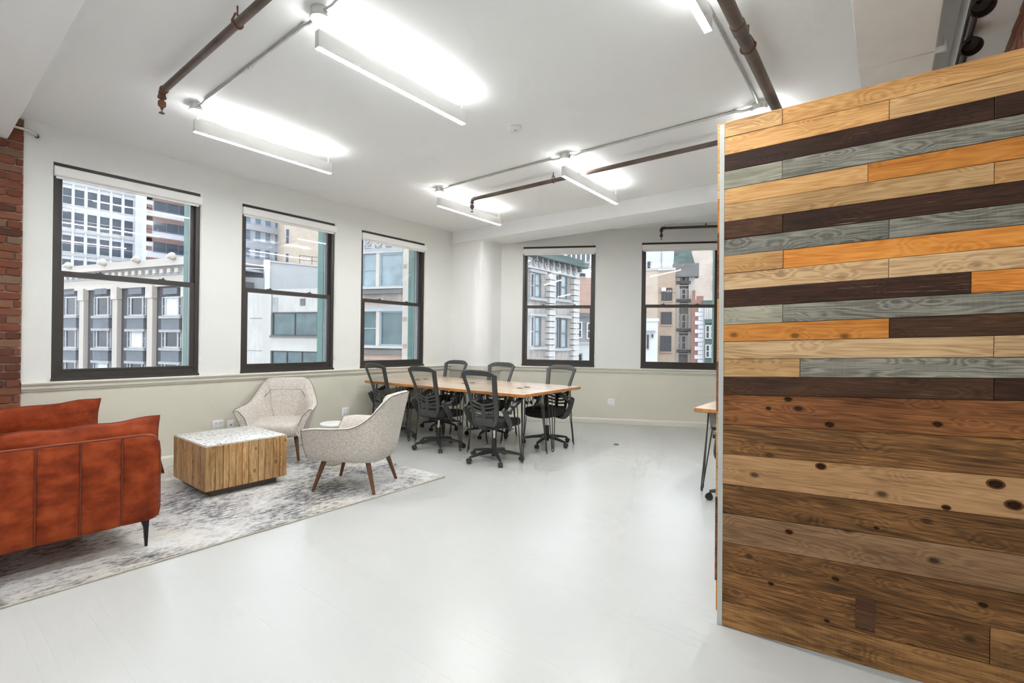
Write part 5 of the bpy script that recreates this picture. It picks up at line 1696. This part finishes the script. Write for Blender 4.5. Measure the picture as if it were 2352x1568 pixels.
     ('w','bluegrey_stone',0.04,1.26,25.97,28.32,'far_glass_blue',1,2,0.1),('w','bluegrey_stone',2.15,3.29,25.97,28.32,'far_glass_blue',1,2,0.1),
     ('w','bluegrey_stone',-10.59,-9.37,22.31,24.47,'far_glass_blue',1,2,0.1),('w','bluegrey_stone',-8.47,-7.24,22.31,24.47,'far_glass_blue',1,2,0.1),
     ('w','bluegrey_stone',-6.35,-5.12,22.31,24.47,'far_glass_blue',1,2,0.1),('w','bluegrey_stone',-4.22,-3.0,22.31,24.47,'far_glass_blue',1,2,0.1),
     ('w','bluegrey_stone',-2.1,-0.87,22.31,24.47,'far_glass_blue',1,2,0.1),('w','bluegrey_stone',0.04,1.26,22.31,24.47,'far_glass_blue',1,2,0.1),
     ('w','bluegrey_stone',2.15,3.29,22.31,24.47,'far_glass_blue',1,2,0.1),('w','bluegrey_stone',-10.59,-9.37,18.59,20.61,'far_glass_blue',1,2,0.1),
     ('w','bluegrey_stone',-8.47,-7.24,18.59,20.61,'far_glass_blue',1,2,0.1),('w','bluegrey_stone',-6.35,-5.12,18.59,20.61,'far_glass_blue',1,2,0.1),
     ('w','bluegrey_stone',-4.22,-3.0,18.59,20.61,'far_glass_blue',1,2,0.1),('w','bluegrey_stone',-2.1,-0.87,18.59,20.61,'far_glass_blue',1,2,0.1),
     ('w','bluegrey_stone',0.04,1.26,18.59,20.61,'far_glass_blue',1,2,0.1),('w','bluegrey_stone',2.15,3.29,18.59,20.61,'far_glass_blue',1,2,0.1),
     ('belt_course','pale_stone',-13.59,3.36,24.47,24.97,0.4,0.6),('belt_course','pale_stone',-13.59,3.36,17.09,17.59,0.4,0.6),]),
    ('tan_brick_block', 'tan brick side wall with two small windows above the concrete parapet', -94.06, 50.86, 70, [
     ('wall','tan_brick',-3.63,8.81,-14.0,31.33,0,12),('w','pale_stone',-3.36,-2.76,20.36,23.28,'far_glass',1,2,0.1),
     ('w','pale_stone',-3.38,-2.79,16.5,18.43,'far_glass',1,2,0.1),('w','pale_stone',-3.41,-2.82,25.33,28.21,'far_glass',1,2,0.1),]),
    ('concrete_building', 'low streaked concrete building with two wide ribbon windows across the street', -49.24, 24.97, 19, [
     ('wall','concrete',-7.53,6.29,-14.0,6.53,0,6),('pilaster','concrete',-3.18,-2.06,-14.0,6.53,0.18,0.5),('spandrel','concrete',-2.02,6.29,0.09,1.49,0.25,0.5),
     ('ledge','dark_stone',-2.03,6.29,1.49,1.67,0.4,0.6),('w','dark_metal',-1.85,3.94,1.71,4.05,'far_glass_teal',2,1,0.12),
     ('w','dark_metal',-1.9,3.97,-1.67,0.06,'far_glass_teal',3,1,0.12),('niche','grey_stone',-2.26,-1.29,4.13,5.68,0.03,0.1),
     ('vent_grille','dark_stone',1.66,2.26,4.79,5.5,0.08,0.1),('seam','dark_stone',-5.75,-3.28,0.01,0.05,0.02,0.1),('seam','dark_stone',-5.11,-3.26,3.46,3.51,0.02,0.1),]),
    ('rooftop_wall', 'plain grey rooftop wall with a thin railing above the concrete building', -62.34, 32.50, 75, [
     ('wall','plaster_grey',-3.4,6.5,-14.0,11.23,0,6),('coping','pale_stone',-3.6,6.5,11.23,11.43,0.15,0.6),('edge_pier','white_stone',-3.65,-3.05,-14.0,11.48,0.3,1),
     ('railing_post','dark_metal',0.6,0.67,11.43,12.58,-0.2,0.07),('railing_post','dark_metal',2.2,2.27,11.43,12.58,-0.2,0.07),
     ('railing_post','dark_metal',3.8,3.87,11.43,12.58,-0.2,0.07),('railing_post','dark_metal',5.4,5.47,11.43,12.58,-0.2,0.07),
     ('railing_post','dark_metal',7.0,7.07,11.43,12.58,-0.2,0.07),('railing_post','dark_metal',8.6,8.67,11.43,12.58,-0.2,0.07),
     ('railing_post','dark_metal',10.2,10.27,11.43,12.58,-0.2,0.07),('railing_post','dark_metal',11.8,11.87,11.43,12.58,-0.2,0.07),
     ('railing_post','dark_metal',13.4,13.47,11.43,12.58,-0.2,0.07),('railing_bar','dark_metal',0.6,6.5,12.53,12.6,-0.2,0.07),
     ('railing_bar','dark_metal',0.6,6.5,11.98,12.04,-0.2,0.07),]),
    ('louvred_plant_room', 'slate louvred plant room beside the grey rooftop wall', -64.25, 28.47, 60, [
     ('wall','slate_panel',-2.94,1.21,9.15,10.67,0,4),('base','plaster_grey',-2.94,1.21,-14.0,9.15,0.3,5),('louvre','dark_metal',-2.94,1.21,9.3,9.39,0.08,0.2),
     ('louvre','dark_metal',-2.94,1.21,9.51,9.6,0.08,0.2),('louvre','dark_metal',-2.94,1.21,9.72,9.81,0.08,0.2),('louvre','dark_metal',-2.94,1.21,9.93,10.02,0.08,0.2),
     ('louvre','dark_metal',-2.94,1.21,10.13,10.22,0.08,0.2),('louvre','dark_metal',-2.94,1.21,10.34,10.43,0.08,0.2),
     ('louvre','dark_metal',-2.94,1.21,10.55,10.64,0.08,0.2),('rail','white_stone',-2.94,1.21,10.29,10.41,0.12,0.2),]),
    ('carved_stone_facade', 'weathered carved stone facade with paired teal windows close across the street', -28.02, 21.25, 21, [
     ('wall','weathered_stone',-3.1,1.55,-14.0,12.0,0,6),('corner_pier','cream_stone',1.55,1.93,-14.0,12.0,0.35,6),('lintel','grey_stone',-1.95,1.49,7.48,7.84,0.3,0.6),
     ('w','teal_frame',-1.85,-0.67,5.17,7.53,'far_glass_pale',1,2,0.1),('w','teal_frame',-0.39,1.46,5.14,7.45,'far_glass_pale',1,1,0.18),
     ('mullion_column','cream_stone',-0.67,-0.39,5.07,7.62,0.25,0.4),('sill','pale_stone',-2.05,1.58,4.97,5.12,0.35,0.5),
     ('sill_band','dark_stone',-2.05,1.78,4.62,4.93,0.3,0.5),('lintel','grey_stone',-1.89,1.55,3.39,3.82,0.3,0.6),
     ('w','teal_frame',-1.79,-0.61,0.96,3.4,'far_glass_teal',1,2,0.1),('w','teal_frame',-0.33,1.51,0.99,3.39,'far_glass_teal',1,1,0.18),
     ('mullion_column','cream_stone',-0.61,-0.33,0.88,3.52,0.25,0.4),('sill','pale_stone',-1.99,1.64,0.79,0.95,0.35,0.5),
     ('sill_band','dark_stone',-1.98,1.85,0.36,0.67,0.3,0.5),('panel_course','rust_stone',-1.98,1.58,-0.04,0.36,0.12,0.3),
     ('string_course','rust_stone',-2.04,1.52,3.79,4.16,0.12,0.3),('frieze','pale_stone',-3.17,1.48,7.9,8.99,0.15,0.4),('medallion','grey_stone',-2.21,8.32,0.26),
     ('medallion','grey_stone',-1.33,8.28,0.26),('medallion','grey_stone',-0.45,8.24,0.26),('medallion','grey_stone',0.36,8.2,0.26),
     ('medallion','grey_stone',1.15,8.16,0.26),('triglyph','grey_stone',-1.93,-1.61,7.85,8.8,0.24,0.2),('triglyph','grey_stone',-1.07,-0.75,7.81,8.76,0.24,0.2),
     ('triglyph','grey_stone',-0.19,0.13,7.77,8.72,0.24,0.2),('triglyph','grey_stone',0.61,0.93,7.73,8.68,0.24,0.2),
     ('quoin_block','rust_stone',1.54,1.83,6.36,6.6,0.4,0.2),('quoin_block','rust_stone',1.59,1.88,2.71,2.95,0.4,0.2),
     ('quoin_block','rust_stone',1.62,1.91,0.86,1.1,0.4,0.2),]),
    ('ornate_stone_building', 'ornate grey stone building with banded piers and a dark cornice', -22.09, 33.50, 90, [
     ('wall','weathered_stone',-4.55,3.97,-14.0,8.2,0,10),('frieze','pale_stone',-4.55,3.97,7.1,7.93,0.35,0.6),('cornice','green_copper',-4.55,4.67,8.0,8.6,0.9,3),
     ('roof','dark_stone',-4.55,3.97,8.6,8.8,-0.3,10),('medallion','grey_stone',-3.78,7.53,0.28),('bracket','dark_stone',-3.16,-2.98,7.6,8.0,0.7,0.5),
     ('medallion','grey_stone',-3.02,7.53,0.28),('bracket','dark_stone',-2.4,-2.22,7.6,8.0,0.7,0.5),('medallion','grey_stone',-2.24,7.53,0.28),
     ('bracket','dark_stone',-1.62,-1.44,7.6,8.0,0.7,0.5),('medallion','grey_stone',-1.44,7.53,0.28),('bracket','dark_stone',-0.82,-0.64,7.6,8.0,0.7,0.5),
     ('medallion','grey_stone',-0.6,7.53,0.28),('bracket','dark_stone',0.02,0.2,7.6,8.0,0.7,0.5),('medallion','grey_stone',0.26,7.53,0.28),
     ('bracket','dark_stone',0.88,1.06,7.6,8.0,0.7,0.5),('medallion','grey_stone',1.15,7.53,0.28),('bracket','dark_stone',1.77,1.95,7.6,8.0,0.7,0.5),
     ('medallion','grey_stone',2.07,7.53,0.28),('bracket','dark_stone',2.69,2.87,7.6,8.0,0.7,0.5),('medallion','grey_stone',3.03,7.53,0.28),
     ('bracket','dark_stone',3.65,3.83,7.6,8.0,0.7,0.5),('pier_block','pale_stone',-0.82,0.08,-0.79,-0.37,0.4,0.5),
     ('pier_block','pale_stone',-0.82,0.08,-0.3,0.12,0.4,0.5),('pier_block','pale_stone',-0.82,0.08,0.18,0.6,0.4,0.5),
     ('pier_block','pale_stone',-0.82,0.08,0.67,1.09,0.4,0.5),('pier_block','pale_stone',-0.82,0.08,1.16,1.57,0.4,0.5),
     ('pier_block','pale_stone',-0.82,0.08,1.64,2.06,0.4,0.5),('pier_block','pale_stone',-0.82,0.08,2.13,2.55,0.4,0.5),
     ('pier_block','pale_stone',-0.82,0.08,2.61,3.03,0.4,0.5),('pier_block','pale_stone',-0.82,0.08,3.1,3.52,0.4,0.5),
     ('pier_block','pale_stone',-0.82,0.08,3.59,4.0,0.4,0.5),('pier_block','pale_stone',-0.82,0.08,4.07,4.49,0.4,0.5),
     ('pier_block','pale_stone',-0.82,0.08,4.56,4.98,0.4,0.5),('pier_block','pale_stone',-0.82,0.08,5.04,5.46,0.4,0.5),
     ('pier_block','pale_stone',-0.82,0.08,5.53,5.95,0.4,0.5),('pier_block','pale_stone',-0.82,0.08,6.02,6.44,0.4,0.5),
     ('pier_block','pale_stone',-0.82,0.08,6.5,6.92,0.4,0.5),('pier_block','pale_stone',3.01,3.99,-0.79,-0.37,0.4,0.5),
     ('pier_block','pale_stone',3.01,3.99,-0.3,0.12,0.4,0.5),('pier_block','pale_stone',3.01,3.99,0.18,0.6,0.4,0.5),
     ('pier_block','pale_stone',3.01,3.99,0.67,1.09,0.4,0.5),('pier_block','pale_stone',3.01,3.99,1.16,1.57,0.4,0.5),
     ('pier_block','pale_stone',3.01,3.99,1.64,2.06,0.4,0.5),('pier_block','pale_stone',3.01,3.99,2.13,2.55,0.4,0.5),
     ('pier_block','pale_stone',3.01,3.99,2.61,3.03,0.4,0.5),('pier_block','pale_stone',3.01,3.99,3.1,3.52,0.4,0.5),
     ('pier_block','pale_stone',3.01,3.99,3.59,4.0,0.4,0.5),('pier_block','pale_stone',3.01,3.99,4.07,4.49,0.4,0.5),
     ('pier_block','pale_stone',3.01,3.99,4.56,4.98,0.4,0.5),('pier_block','pale_stone',3.01,3.99,5.04,5.46,0.4,0.5),
     ('pier_block','pale_stone',3.01,3.99,5.53,5.95,0.4,0.5),('pier_block','pale_stone',3.01,3.99,6.02,6.44,0.4,0.5),
     ('pier_block','pale_stone',3.01,3.99,6.5,6.92,0.4,0.5),('w','grey_stone',-3.12,-2.71,4.85,6.73,'far_glass',1,2,0.12),
     ('w','dark_stone',-2.59,-1.75,4.91,6.82,'far_glass_pale',1,2,0.14),('w','dark_stone',0.16,0.83,5.01,6.99,'far_glass_pale',1,2,0.14),
     ('w','dark_stone',1.24,2.23,5.11,7.1,'far_glass_pale',1,2,0.14),('sill','grey_stone',-3.33,-1.04,4.66,4.87,0.3,0.4),
     ('sill','grey_stone',0.12,2.84,4.82,5.05,0.3,0.4),('lintel','grey_stone',-3.37,-1.09,6.84,7.05,0.3,0.4),('lintel','grey_stone',0.07,2.78,7.13,7.36,0.3,0.4),
     ('w','grey_stone',-3.04,-2.63,1.02,3.35,'far_glass',1,2,0.12),('w','dark_stone',-2.51,-1.67,1.02,3.38,'far_glass_pale',1,2,0.14),
     ('w','dark_stone',0.25,0.93,0.91,3.37,'far_glass_pale',1,2,0.14),('w','dark_stone',1.34,2.33,0.9,3.38,'far_glass_pale',1,2,0.14),
     ('sill','grey_stone',-3.24,-0.95,0.77,0.98,0.3,0.4),('sill','grey_stone',0.22,2.94,0.64,0.87,0.3,0.4),('lintel','grey_stone',-3.3,-1.01,3.41,3.62,0.3,0.4),
     ('lintel','grey_stone',0.16,2.87,3.44,3.67,0.3,0.4),]),
    ('brick_rowhouse', 'red brick rowhouse with a white penthouse behind the ornate stone building', -30.70, 54.70, 27, [
     ('wall','pink_brick',-1.58,2.14,-14.0,9.71,0,8),('penthouse','white_plaster',-1.28,2.14,9.71,11.06,0,6),('parapet','pale_stone',-1.58,2.14,11.06,11.28,0.2,6),
     ('w','grey_stone',-0.89,-0.11,9.82,10.33,'far_glass_dark',1,1,0.1),('chimney','white_plaster',-0.57,-0.18,11.29,11.96,-1,0.5),]),
    ('low_white_house', 'low white house with arched upper windows and a slate mansard', -25.75, 45.88, 27, [
     ('wall','white_plaster',-1.28,1.84,-14.0,1.38,0,6),('upper_storey','grey_stone',-1.28,1.84,1.38,4.4,-0.2,6),('cornice','pale_stone',-1.28,1.84,1.24,1.43,0.3,1),
     ('eave','slate_panel',-1.28,1.84,4.16,4.54,0.4,6),('w','white_plaster',-0.95,-0.43,1.89,3.55,'far_glass_dark',1,2,0.14),
     ('w','white_plaster',0.18,0.69,1.81,3.46,'far_glass_dark',1,2,0.14),('w','grey_stone',-0.81,-0.34,-1.18,0.14,'far_glass_dark',1,1,0.12),]),
    ('dark_tower', 'dark glazed tower far behind the rowhouse penthouse', -59.42, 105.87, 27, [
     ('wall','slate_panel',-5.15,5.61,-14.0,28.16,0,10),('fin','white_stone',-5.15,-4.8,0.0,28.16,0.3,0.4),('fin','white_stone',-3.96,-3.61,0.0,28.16,0.3,0.4),
     ('fin','white_stone',-2.76,-2.41,0.0,28.16,0.3,0.4),('fin','white_stone',-1.56,-1.21,0.0,28.16,0.3,0.4),('fin','white_stone',-0.37,-0.02,0.0,28.16,0.3,0.4),
     ('fin','white_stone',0.83,1.18,0.0,28.16,0.3,0.4),('fin','white_stone',2.02,2.37,0.0,28.16,0.3,0.4),('fin','white_stone',3.22,3.57,0.0,28.16,0.3,0.4),
     ('fin','white_stone',4.42,4.77,0.0,28.16,0.3,0.4),]),
    ('tan_brick_apartments', 'tan brick apartment building with three dark casement windows and an air conditioner', -23.18, 63.12, 24, [
     ('wall','tan_brick_front',-1.11,1.03,-14.0,11.1,0,8),('coping','pale_stone',-1.21,1.03,11.1,11.45,0.2,1),('belt_course','rust_stone',-1.11,1.03,8.2,8.5,0.12,0.3),
     ('w','dark_metal',-0.68,0.59,7.03,8.72,'far_glass_dark',4,2,0.09),('sill','rust_stone',-0.78,0.71,6.86,7.01,0.2,0.3),
     ('w','dark_metal',-0.7,0.58,3.9,5.52,'far_glass_dark',4,2,0.09),('sill','rust_stone',-0.8,0.7,3.72,3.87,0.2,0.3),
     ('w','dark_metal',-0.77,0.56,0.32,2.35,'far_glass_dark',4,2,0.09),('sill','rust_stone',-0.87,0.69,0.14,0.29,0.2,0.3),
     ('air_conditioner','white_plaster',-0.75,-0.19,8.32,8.78,0.5,0.5),]),
    ('tan_brick_side_wall', 'bare buff brick side wall joined to the tan apartment building', -24.83, 62.59, 14, [
     ('wall','tan_brick',-2.65,0.62,-14.0,11.18,0,7),('coping','pale_stone',-2.65,0.62,11.18,11.48,0.15,1),]),
    ('white_gable_wall', 'tall blank white gable wall behind the tan brick apartments', -28.39, 74.27, 20, [
     ('wall','white_plaster',-4.52,2.01,-14.0,18.16,0,6),('w','grey_stone',-2.0,-1.54,12.9,14.36,'far_glass_dark',1,2,0.1),
     ('downpipe','grey_stone',0.07,0.17,12.63,17.11,0.15,0.15),]),
    ('mansard_building', 'dark ornate townhouse with balconies and a copper green mansard roof', -22.06, 66.53, 20, [
     ('wall','dark_stone',-1.15,1.01,-14.0,11.62,0,8),('pier','cream_stone',-1.42,-0.62,-14.0,11.62,0.5,0.6),('pier','cream_stone',0.55,1.35,-14.0,11.62,0.5,0.6),
     ('w','cream_stone',-0.9,-0.56,9.96,11.4,'far_glass_dark',1,2,0.12),('w','cream_stone',-0.36,0.18,9.94,11.38,'far_glass_dark',1,2,0.12),
     ('w','cream_stone',0.35,0.68,9.92,11.36,'far_glass_dark',1,2,0.12),('balcony','dark_metal',-1.0,0.81,9.52,9.91,0.7,0.5),
     ('string_course','cream_stone',-1.11,0.92,9.28,9.4,0.4,0.4),('w','cream_stone',-0.87,-0.53,7.49,8.87,'far_glass_dark',1,2,0.12),
     ('w','cream_stone',-0.33,0.21,7.48,8.86,'far_glass_dark',1,2,0.12),('w','cream_stone',0.38,0.71,7.47,8.85,'far_glass_dark',1,2,0.12),
     ('balcony','dark_metal',-0.97,0.84,7.06,7.45,0.7,0.5),('string_course','cream_stone',-1.08,0.95,6.82,6.94,0.4,0.4),
     ('w','cream_stone',-0.82,-0.48,3.46,5.39,'far_glass_dark',1,2,0.12),('w','cream_stone',-0.28,0.25,3.47,5.38,'far_glass_dark',1,2,0.12),
     ('w','cream_stone',0.42,0.76,3.47,5.38,'far_glass_dark',1,2,0.12),('balcony','dark_metal',-0.92,0.89,3.05,3.44,0.7,0.5),
     ('string_course','cream_stone',-1.03,1.0,2.81,2.93,0.4,0.4),('w','cream_stone',-0.78,-0.44,0.58,2.44,'far_glass_dark',1,2,0.12),
     ('w','cream_stone',-0.25,0.29,0.59,2.45,'far_glass_dark',1,2,0.12),('w','cream_stone',0.46,0.79,0.6,2.45,'far_glass_dark',1,2,0.12),
     ('balcony','dark_metal',-0.88,0.92,0.17,0.56,0.7,0.5),('string_course','cream_stone',-0.99,1.04,-0.07,0.05,0.4,0.4),
     ('cornice','dark_stone',-1.55,1.81,10.42,12.22,1.2,2),('mansard','green_copper',-1.45,1.31,12.22,15.1,0.6,5),]),
    ('buff_brick_tower', 'large buff brick tower with a column of single windows in the distance', -26.87, 93.23, 18, [
     ('wall','buff_brick',-4.81,7.2,-14.0,23.41,0,12),('w','grey_stone',1.16,2.06,17.59,19.54,'far_glass',1,2,0.14),
     ('w','grey_stone',1.2,2.1,14.35,16.54,'far_glass',1,2,0.14),('w','grey_stone',1.2,2.06,11.1,13.29,'far_glass',1,2,0.14),
     ('w','grey_stone',3.91,4.79,17.46,19.39,'far_glass',1,2,0.14),('w','grey_stone',3.95,4.83,14.25,16.42,'far_glass',1,2,0.14),]),
    ('red_brick_townhouse', 'red brick townhouse with white stepped quoins and chimneys', -19.62, 64.63, 18, [
     ('wall','red_brick',-0.78,0.67,-14.0,7.17,0,8),('chimney','red_brick',-0.71,-0.33,7.17,8.44,-0.3,1),('parapet','red_brick',-0.17,0.67,7.17,7.67,-0.2,1),
     ('quoin','white_stone',0.07,0.97,-1.16,-0.66,0.12,0.5),('quoin','white_stone',-0.33,0.97,-0.6,-0.09,0.12,0.5),('quoin','white_stone',0.07,0.97,-0.04,0.47,0.12,0.5),
     ('quoin','white_stone',-0.33,0.97,0.52,1.03,0.12,0.5),('quoin','white_stone',0.07,0.97,1.08,1.59,0.12,0.5),('quoin','white_stone',-0.33,0.97,1.65,2.15,0.12,0.5),
     ('quoin','white_stone',0.07,0.97,2.21,2.71,0.12,0.5),('quoin','white_stone',-0.33,0.97,2.77,3.27,0.12,0.5),('quoin','white_stone',0.07,0.97,3.33,3.83,0.12,0.5),
     ('quoin','white_stone',-0.33,0.97,3.89,4.4,0.12,0.5),('quoin','white_stone',0.07,0.97,4.45,4.96,0.12,0.5),('quoin','white_stone',-0.33,0.97,5.01,5.52,0.12,0.5),
     ('quoin','white_stone',0.07,0.97,5.57,6.08,0.12,0.5),]),
    ('green_bay_house', 'grey-green bay-fronted house with a copper roof beside the brick townhouse', -17.89, 64.71, 18, [
     ('wall','pale_stone',-0.99,2.34,-14.0,6.43,0,8),('roof','green_copper',-1.19,2.34,6.43,6.99,0.4,6),('bay','green_panel',-0.78,0.42,-14.0,4.06,0.5,1),
     ('bay_cornice','green_copper',-0.83,0.47,4.06,4.51,0.8,1),('baluster','white_stone',-0.82,-0.75,4.57,6.09,0.7,0.2),
     ('baluster','white_stone',-0.6,-0.52,4.57,6.09,0.7,0.2),('baluster','white_stone',-0.37,-0.3,4.57,6.09,0.7,0.2),
     ('baluster','white_stone',-0.15,-0.07,4.57,6.09,0.7,0.2),('baluster','white_stone',0.08,0.15,4.57,6.09,0.7,0.2),
     ('baluster','white_stone',0.3,0.37,4.57,6.09,0.7,0.2),('w','white_stone',-0.69,-0.27,2.09,3.73,'far_glass_dark',1,2,0.1,0.55),
     ('w','white_stone',-0.11,0.3,2.1,3.73,'far_glass_dark',1,2,0.1,0.55),('w','white_stone',-0.66,-0.24,-0.34,1.24,'far_glass_dark',1,2,0.1,0.55),
     ('w','white_stone',-0.08,0.33,-0.32,1.25,'far_glass_dark',1,2,0.1,0.55),]),
    ('white_shed', 'small white rendered shed with two narrow windows at the foot of the brick wall', -21.72, 54.10, 20, [
     ('wall','white_plaster',-1.97,0.68,-14.0,3.92,0,5),('parapet','white_stone',-1.97,0.88,3.92,4.27,0.15,0.8),('eave','grey_stone',-1.97,0.48,2.7,2.85,0.25,0.4),
     ('w','grey_stone',-0.48,-0.21,0.71,2.39,'far_glass_dark',1,1,0.08),('w','grey_stone',0.05,0.29,2.04,2.44,'far_glass_dark',1,1,0.08),]),
]
_bmesh_cache = {}
def unit_box(mat):
    if mat not in _bmesh_cache:
        mb = MB()
        mb.box(-0.5, 0.5, 0, 1, -0.5, 0.5)
        _bmesh_cache[mat] = mb.mesh('block', mat)
    return _bmesh_cache[mat]
def far_box(nm, par, mat, u0, u1, z0, z1, out, th):
    if mat.endswith('brick') or mat.endswith('brick_front') or nm == 'wall':
        mb = MB()
        mb.box(u0, u1, -out, -out + th, z0, z1)
        return mb.obj(nm, mat, par)
    o = link_obj(nm, unit_box(mat), par, ((u0 + u1) / 2, -out, (z0 + z1) / 2))
    o.scale = (u1 - u0, th, z1 - z0)
    return o
for name, label, bx, by, ang, items in BUILD:
    B_ = thing(name, label, 'building', (bx, by, 0), R(ang), 'buildings across the street')
    for it in items:
        nm = it[0]
        if nm == 'w':
            _, fm, u0, u1, z0, z1, pm, nx, ny, fw = it[:10]
            off = it[10] if len(it) > 10 else 0.0
            mb = MB()
            y0, y1 = -off - 0.16, -off + 0.02
            ring(mb, u0 - fw * .5, u1 + fw * .5, z0 - fw * .5, z1 + fw * .5, y0, y1, fw, fw, fw, fw)
            for k in range(1, nx):
                uu = u0 + (u1 - u0) * k / nx
                mb.box(uu - fw * .5, uu + fw * .5, y0 + .03, y1, z0, z1)
            for k in range(1, ny):
                zz = z0 + (z1 - z0) * k / ny
                mb.box(u0, u1, y0 + .05, y1, zz - fw * .35, zz + fw * .35)
            w = mb.obj('window', fm, B_)
            MB().box(u0, u1, -off - 0.05, -off + 0.01, z0, z1).obj('pane', pm, w)
        elif nm in ('lion_head', 'medallion'):
            _, mat, u, z, r = it
            mb = MB()
            if nm == 'medallion':
                o_ = 0.40 if name == 'ornate_stone_building' else 0.2
                mb.lathe([(r, -o_ - .02), (r, -o_ - .12), (r * .75, -o_ - .12), (r * .6, -o_ - .04), (r * .35, -o_ - .04), (r * .3, -o_ - .15), (0, -o_ - .18)], 14, (u, 0, z), axis='y')
            else:
                mb.lathe([(r * .9, -1.05), (r, -1.2), (r * .85, -1.4), (r * .5, -1.55), (0.0, -1.6)], 12, (u, 0, z), axis='y')
                mb.lathe([(r * .45, -1.4), (r * .4, -1.75), (0, -1.8)], 10, (u, 0, z - r * .3), axis='y')
            mb.obj(nm, mat, B_)
        elif nm == 'mansard':
            _, mat, u0, u1, z0, z1, s, dp = it
            mb = MB()
            mb.hexa([(u0, -0.6, z0), (u1, -0.6, z0), (u1, dp, z0), (u0, dp, z0), (u0 + s * .2, 1.6, z1), (u1 - s, 1.6, z1), (u1 - s, dp, z1), (u0 + s * .2, dp, z1)])
            mb.obj('mansard_roof', mat, B_)
            uc = u1 - 0.8
            mb = MB()
            mb.box(uc - .45, uc + .45, 1.0, 2.0, z0, z1 + .7)
            mb.obj('chimney', 'dark_stone', B_)
        else:
            far_box(nm, B_, it[1], *it[2:])
